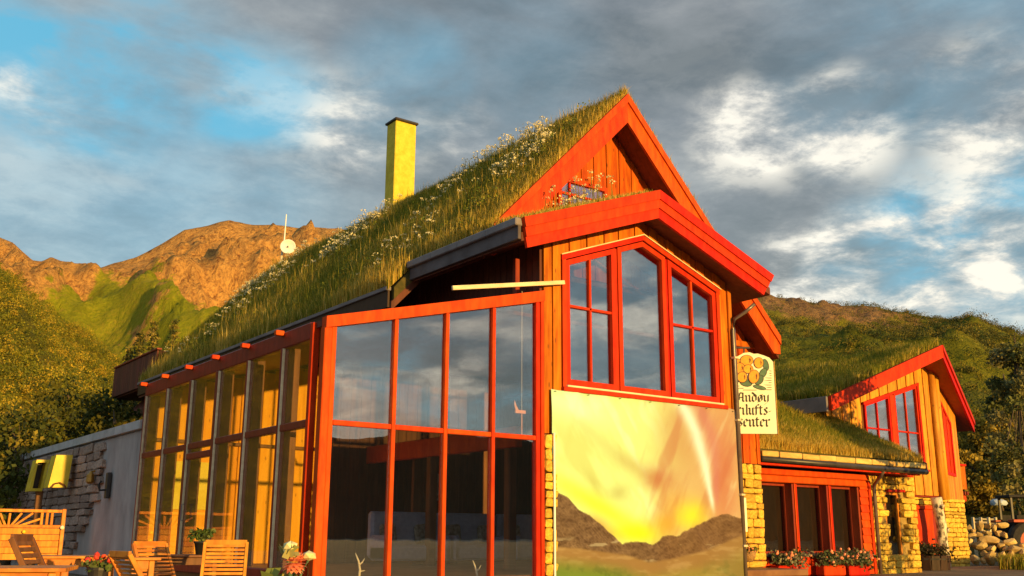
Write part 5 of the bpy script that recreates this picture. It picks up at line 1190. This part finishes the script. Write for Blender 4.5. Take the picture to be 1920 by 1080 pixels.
# ------------------------------------------------------------------ RIGHT SIDE: baskets, tub, boulders, tractor
nbp = at(1394, 965, Y=1.30); nb = ob('notice_board', cbox((nbp[0]-.11, 1.30, nbp[2]-.37), (nbp[0]+.12, 1.33, nbp[2]+.37), .005), M['cream']); tag(nb, 'small blank white notice board on the yellow stone pier', 'notice board')
c = at(1401, 1036, Y=1.1); hb = thing('hanging_basket', c, 'woven hanging basket of pink flowers on the stone pier', 'basket')
ob('basket', lathe(c+np.array((0, 0, -.2)), [(.10, 0), (.17, .1), (.19, .22), (.17, .22)], 14), M['basket'], hb, smooth=True)
ob('hanger', tube([c+np.array((-.17, 0, .02)), c+np.array((-.06, .1, .3)), c+np.array((0, .2, .36)), c+np.array((.06, .1, .3)), c+np.array((.17, 0, .02))], .008, 5), M['dark_metal'], hb)
plant(hb, c+(0, 0, .06), (.2, .2, .07), 18, 16, .05, PG)
for k in range(9): ob('flower_head', blob(c+(rng.normal()*.1, -.1+rng.normal()*.06, .08+rng.normal()*.03), .028, 1, .3), M['bloom_pink'], hb)
for i, (px, lab) in enumerate(((1477, 'red window box of geraniums under the leftmost tall wing window'), (1560, 'red window box of geraniums between the second and third wing windows'), (1606, 'red window box of geraniums at the rightmost wing window by the downpipe'))):
    c = at(px, 1062, Y=1.72); fb = thing('flower_box', (c[0], 1.75, c[2]-.25), lab, 'flower box', 'geranium boxes under the wing windows')
    ob('box', cbox((c[0]-.42, 1.62, c[2]-.22), (c[0]+.42, 1.9, c[2]+.02)), M['red'], fb)
    plant(fb, c+np.array((0, 0, .16)), (.5, .2, .17), 46, 26, .07, [(.05, .085, .03), (.09, .12, .05), (.14, .16, .08), (.20, .19, .12)])
    for k in range(20): ob('flower_head', blob(c+np.array((rng.normal()*.3, -.12+rng.normal()*.1, .24+rng.normal()*.09)), .035, 1, .3), M['bloom_pink'], fb)
c = np.array((20.7, 2.9, .1)); tb = thing('planter_tub', c, 'dark barrel tub with bushy heather before the far red door', 'planter')
for k in range(14):
    a = 2*PI*k/14; ob('stave', bar(c+np.array((.52*math.cos(a), .52*math.sin(a), 0)), c+np.array((.58*math.cos(a), .58*math.sin(a), .42)), .24, .05, up=(math.cos(a), math.sin(a), 0)), M['wood_black'], tb)
ob('hoop', lathe(c+np.array((0, 0, .3)), [(.60, 0), (.61, .05)], 18), M['dark_metal'], tb)
plant(tb, c+np.array((0, 0, .55)), (.62, .55, .18), 60, 26, .08, [(.03, .035, .015), (.06, .05, .02), (.09, .06, .03)])
BL = [(205, 580, 40, 55), (95, 595, 32, 40), (290, 580, 42, 42), (342, 588, 30, 42), (420, 562, 65, 32), (188, 662, 37, 32), (290, 655, 36, 36), (395, 645, 42, 36), (452, 665, 30, 38), (118, 682, 55, 40), (320, 722, 118, 52), (190, 778, 82, 56), (320, 808, 48, 40), (412, 778, 42, 42), (520, 742, 72, 45), (300, 900, 62, 76), (155, 925, 58, 58), (430, 892, 52, 60), (368, 880, 30, 50), (560, 815, 92, 52), (645, 782, 45, 42), (470, 805, 35, 35), (245, 855, 34, 40), (95, 750, 34, 55), (95, 850, 30, 40), (250, 700, 30, 25), (640, 850, 45, 40), (140, 620, 24, 22), (242, 640, 26, 22), (520, 870, 45, 45), (60, 640, 30, 30), (235, 930, 30, 40)]
ORD = ['leftmost', 'second from left', 'third from left', 'fourth from left', 'fifth from left', 'sixth from left', 'seventh from left', 'eighth from left', 'ninth from left', 'tenth from left']
def brow(b): return 0 if b < 610 else 1 if b < 700 else 2 if b < 790 else 3 if b < 865 else 4
ROWN = ['top row', 'second row from top', 'middle row', 'fourth row from top', 'bottom row']
def blabel(i):
    a, b, rx_, ry_ = BL[i]; r = brow(b); row = sorted(q[0] for q in BL if brow(q[1]) == r); k = row.index(a)
    w = 'last' if k == len(row)-1 else ORD[k]
    sh = ('big ' if rx_*ry_ > 2600 else 'small ' if rx_*ry_ < 1100 else '')+('upright' if ry_ > rx_*1.25 else 'flat' if rx_ > ry_*1.45 else 'rounded')
    return f'{sh} sunlit boulder, {w} in the {ROWN[r]} of the pile' if w != 'last' else f'{sh} sunlit boulder, rightmost in the {ROWN[r]} of the pile'
for i, (a, b, rx_, ry_) in enumerate(BL):
    px, py = 1800+a/5.4, 880+b/5.4; D_ = 38.5-(b-560)/400*1.6
    p = at(px, py, D=D_); s_ = D_/1900/5.4*1.06
    V, F = blob((0, 0, 0), 1, 2, .035); V = np.array(V); nzv = rng.normal(size=(12, 3)); nzv /= np.linalg.norm(nzv, axis=1)[:, None]
    for w in nzv: dd = V@w; V = V-np.outer(np.clip(dd-.60, 0, 1)*.97, w)
    e1 = np.array((CR[0], CR[1], 0)); e2 = np.array((CF[0], CF[1], 0))/np.hypot(CF[0], CF[1])
    V = p+np.outer(V[:, 0]*rx_*s_, e1)+np.outer(V[:, 1]*(rx_+ry_)/2*s_, e2)+np.outer(V[:, 2]*ry_*s_, (0, 0, 1))
    o = ob('boulder', (list(V), F), M['boulder'])
    tag(o, blabel(i), 'boulder', 'boulders piled beside the far house')
# little rail fence and bank behind
bank, _B = hill('grass_bank', [(1700, 900), (1760, 915), (1800, 921), (1860, 922), (1920, 925), (2000, 920), (2120, 915), (2250, 990)], 75, 47, hill_mat('bank_grass', (.06, .06, .015), (.04, .05, .01), (.028, .035, .008), (.05, .055, .010), (.07, .07, .014)), 1.0, (.6, 6), None, 60, 30, seed=91)
rf = thing('rail_fence', at(1845, 985, D=44), 'low pale rail fence on the bank behind the boulders', 'fence')
for zz_ in (973, 979): ob('rail', bar(at(1822, zz_, D=44), at(1868, zz_+1, D=44), .05, .07), M['pale_wood'], rf)
for px in (1824, 1838, 1853, 1866): p = at(px, 970, D=44); ob('post', cbox((p[0]-.05, p[1]-.05, .1), (p[0]+.05, p[1]+.05, p[2])), M['pale_wood'], rf)
p = at(1872, 944, D=60); V, F = blob((0, 0, 0), 1, 2, .12); tp_ = ob('tarp_bundle', ([p+np.array((v[0]*.5, v[1]*.4, max(v[2], -.4)*.26)) for v in V], F), M['tarp']); tag(tp_, 'pale blue tarpaulin bundle lying on the dark grass bank', 'tarp')
# tractor at the right edge
tc_ = np.array((*gp(1932, 42)[:2], .16)); tr = thing('parked_tractor', tc_, 'dark tractor with rusty red body at the right edge behind the boulders', 'tractor')
e1 = np.array((CR[0], CR[1], 0)); e2 = np.array((CF[0], CF[1], 0))/np.hypot(CF[0], CF[1])
def tl(u, v, w): return tc_+e1*u+e2*v+np.array((0, 0, w))
def wheel(u, v, r, wd, name='wheel'):
    Vv = []; Ff = []; n = 20; prof = [(r*.55, -.5), (r*.9, -.5), (r, -.3), (r, .3), (r*.9, .5), (r*.55, .5)]
    for (rr_, o_) in prof:
        for k in range(n): a = 2*PI*k/n; Vv.append(tl(u+rr_*math.cos(a), v+o_*wd, r+rr_*math.sin(a)))
    for i in range(len(prof)):
        for k in range(n): j = (i+1) % len(prof); Ff.append((i*n+k, i*n+(k+1) % n, j*n+(k+1) % n, j*n+k))
    wo = ob(name, (Vv, Ff), M['rubber'], tr); hubV = [tl(u+r*.54*math.cos(a), v-.12*wd, r+r*.54*math.sin(a)) for a in np.linspace(0, 2*PI, 16, endpoint=False)]
    ob('rim', prism(hubV, e2*.2*wd), M['rust'], wo)
wheel(-.35, -.6, .75, .4); wheel(-.35, .7, .75, .4); wheel(1.7, -.55, .5, .28); wheel(1.7, .65, .5, .28)
def tbox(n_, u0, u1, v0, v1, w0, w1, m): 
    V, F = cbox((u0, v0, w0), (u1, v1, w1)); return ob(n_, ([tl(*v) for v in V], F), M[m], tr)
tbox('hood', .5, 2.2, -.3, .4, .75, 1.25, 'rust'); tbox('chassis', -.6, 2.1, -.2, .3, .5, .745, 'dark_metal'); tbox('fender', -.95, .2, -.85, -.42, 1.42, 1.52, 'rust'); tbox('fender', -.95, .2, .52, .95, 1.42, 1.52, 'rust')
for u in (-.75, .45):
    for v in (-.4, .5): tbox('cab_post', u-.04, u+.04, v-.04, v+.04, 1.53, 2.3, 'dark_metal')
tbox('cab_roof', -.85, .6, -.5, .6, 2.305, 2.4, 'rubber'); tbox('seat', -.5, -.05, -.2, .25, 1.0, 1.5, 'rubber'); tbox('cab_side', -.72, .42, .47, .5, .76, 1.7, 'rubber'); tbox('exhaust', 1.2, 1.27, .0, .07, 1.255, 2.0, 'rust')

# ------------------------------------------------------------------ TREES
def broadleaf(name, label, base_, h, cr, pal, n=34, k=150, leaf=.16, trunk=.12, cz=.58, sq=1.0, group=None, bark='bark', cat='tree'):
    base_ = np.array(base_, float); t_ = thing(name, base_, label, cat, group)
    mid = base_+np.array((random.uniform(-.2, .2), random.uniform(-.2, .2), h*.5)); top = base_+np.array((random.uniform(-.3, .3), random.uniform(-.3, .3), h*.93))
    tk = ob('trunk', tube([base_-np.array((0, 0, .2)), (base_+mid)/2+np.array((.05, .03, 0)), mid, top], [trunk*1.15, trunk*.9, trunk*.65, trunk*.12], 8), M[bark], t_, smooth=True)
    cen = []; rad_ = []
    for i in range(n):
        f = random.random()**.8; a = random.uniform(0, 2*PI); zc = h*(cz-.36+f*.72*1.0); env = math.sin(min(1, max(.05, (zc/h-(cz-.42))/.86))*PI)**.7
        r_ = cr*env*math.sqrt(random.random()); c_ = base_+np.array((math.cos(a)*r_, math.sin(a)*r_, zc)); cen.append(c_); rad_.append(cr*random.uniform(.26, .46))
        if i < 12: ob('limb', tube([mid*(1-f)+top*f if f > .1 else mid, (mid+c_)/2+np.array((0, 0, .05)), c_], [trunk*.35, trunk*.2, trunk*.06], 5), M[bark], tk)
    rad_ = np.array(rad_); V, F, C = leafcloud(cen, np.stack([rad_, rad_, rad_*.8*sq], -1), k, leaf, np.array(pal)[rng.integers(0, len(pal), n)]*(.7+.6*rng.random((n, 1))))
    o = big_mesh('crown', V, F, None, C, M['leaf'], tuple(base_)); o.parent = t_; o.location = (0, 0, 0); return t_
def spruce(label, base_, h, cr, pal, group=None):
    base_ = np.array(base_, float); t_ = thing('spruce_tree', base_, label, 'tree', group)
    ob('trunk', tube([base_-np.array((0, 0, .2)), base_+np.array((0, 0, h*.99))], [h*.018, .015], 7), M['bark'], t_)
    P0 = []; R_ = []
    nl = 44
    for i in range(nl):
        f = i/(nl-1); zc = h*(.08+.9*f); L_ = cr*(1-f)**.85*random.uniform(.8, 1.15)+.06; nb = max(3, int(9*(1-f)+3)); a0 = random.random()*6
        for k in range(nb):
            a = a0+2*PI*k/nb+random.uniform(-.2, .2)
            for s_ in np.linspace(.25, 1, max(2, int(L_/.35)+1)): P0.append(base_+np.array((math.cos(a)*L_*s_, math.sin(a)*L_*s_, zc-L_*s_*.28+random.uniform(-.06, .06)))); R_.append((.24*(1.15-s_*.5), .24*(1.15-s_*.5), .13))
    V, F, C = leafcloud(P0, R_, 18, .12, np.array(pal)[rng.integers(0, len(pal), len(P0))]*(.8+.4*rng.random((len(P0), 1))), .6)
    o = big_mesh('crown', V, F, None, C, M['leaf'], tuple(base_)); o.parent = t_; o.location = (0, 0, 0)
SP = [(.06, .07, .018), (.11, .11, .022), (.20, .165, .03), (.32, .24, .045)]
def top_h(py, D): return CAM[2]+(1009-py)*D/1940
for px, py, D, lab in ((208, 672, 46, 'dark slim spruce at the left, touching the brown balcony'), (228, 640, 52, 'olive spruce behind the left half of the brown balcony'), (252, 618, 55, 'tall golden tipped spruce rising above the brown balcony'), (292, 612, 58, 'tallest golden spruce, right of the brown balcony'), (318, 648, 54, 'short spruce just above the grassy eave right of the balcony')):
    g_ = gp(px, D); spruce(lab, g_, top_h(py, D), 2.0 if px > 220 else 1.3, SP, 'spruces behind the lodge')
DK = [(.05, .065, .012), (.08, .09, .014), (.12, .115, .016), (.19, .15, .02)]
for px, py, D, cr, lab in ((115, 735, 41, 2.3, 'dark round leafy tree above the middle of the rubble wall'), (60, 775, 39, 2.0, 'dark leafy tree above the left part of the rubble wall'), (176, 752, 40, 1.7, 'smaller dark leafy tree between the round tree and the brown balcony'), (12, 800, 36, 1.8, 'dark leafy tree at the left picture edge'), (205, 770, 37, 1.2, 'slim dark leafy tree touching the foot of the balcony')):
    broadleaf('leafy_tree', lab, gp(px, D), top_h(py, D), cr, DK, 46, 90, .17, .14, .55, group='dark trees behind the rubble wall')
OL = [(.10, .09, .014), (.16, .125, .018), (.24, .17, .022), (.30, .21, .028)]
for px, py, D, cr, lab in ((1832, 846, 62, 1.6, 'olive birch just right of the far balcony'), (1862, 800, 66, 1.8, 'taller olive birch above the blue tarp bundle'), (1886, 775, 64, 1.7, 'golden birch second from the right edge'), (1915, 705, 52, .95, 'tall pale leaved birch near the right edge'), (1940, 625, 46, 1.25, 'tallest birch cut by the right picture edge'), (1815, 862, 68, 1.4, 'small olive birch half behind the far balcony'), (1846, 868, 70, 1.3, 'small birch between the olive birches, low on the bank')):
    g_ = np.array(gp(px, D)); g_[2] = 1.6 if D > 50 else .1
    broadleaf('birch_tree', lab, g_, top_h(py, D)-g_[2], cr, OL if D > 55 else [(.10, .11, .03), (.16, .15, .045), (.22, .19, .07)], 44, 150, .22 if D > 55 else .16, .09, .5, group='birches right of the far house')
# trees on the forecourt, out of the picture to the right: they shade the low roof and the far house
broadleaf('birch_tree', 'wide birch on the forecourt facing the low wing', (18.0, -4.2, 0), 6.0, 1.55, OL, 40, 110, .16, .12, .70)
broadleaf('leafy_bush', 'leafy bush on the forecourt facing the narrow wing window', (18.0, -6.0, 0), 2.0, 1.0, DK, 20, 60, .1, .05, .5, cat='bush')
# ground cover on the right
n = 9000; a_ = rng.random(n); D_ = 33+rng.random(n)*13; pxs = 1868+rng.random(n)*150; d_ = np.array([ray(p, 1009)[:2] for p in pxs]); d_ /= np.linalg.norm(d_, axis=1)[:, None]
pos = np.stack([CAM[0]+d_[:, 0]*D_, CAM[1]+d_[:, 1]*D_, np.full(n, .14)], -1)
build_grass('verge_grass', [blades(n, pos, .15+.3*rng.random(n), grass_cols(np.full(n, .25)), .03, .6)])
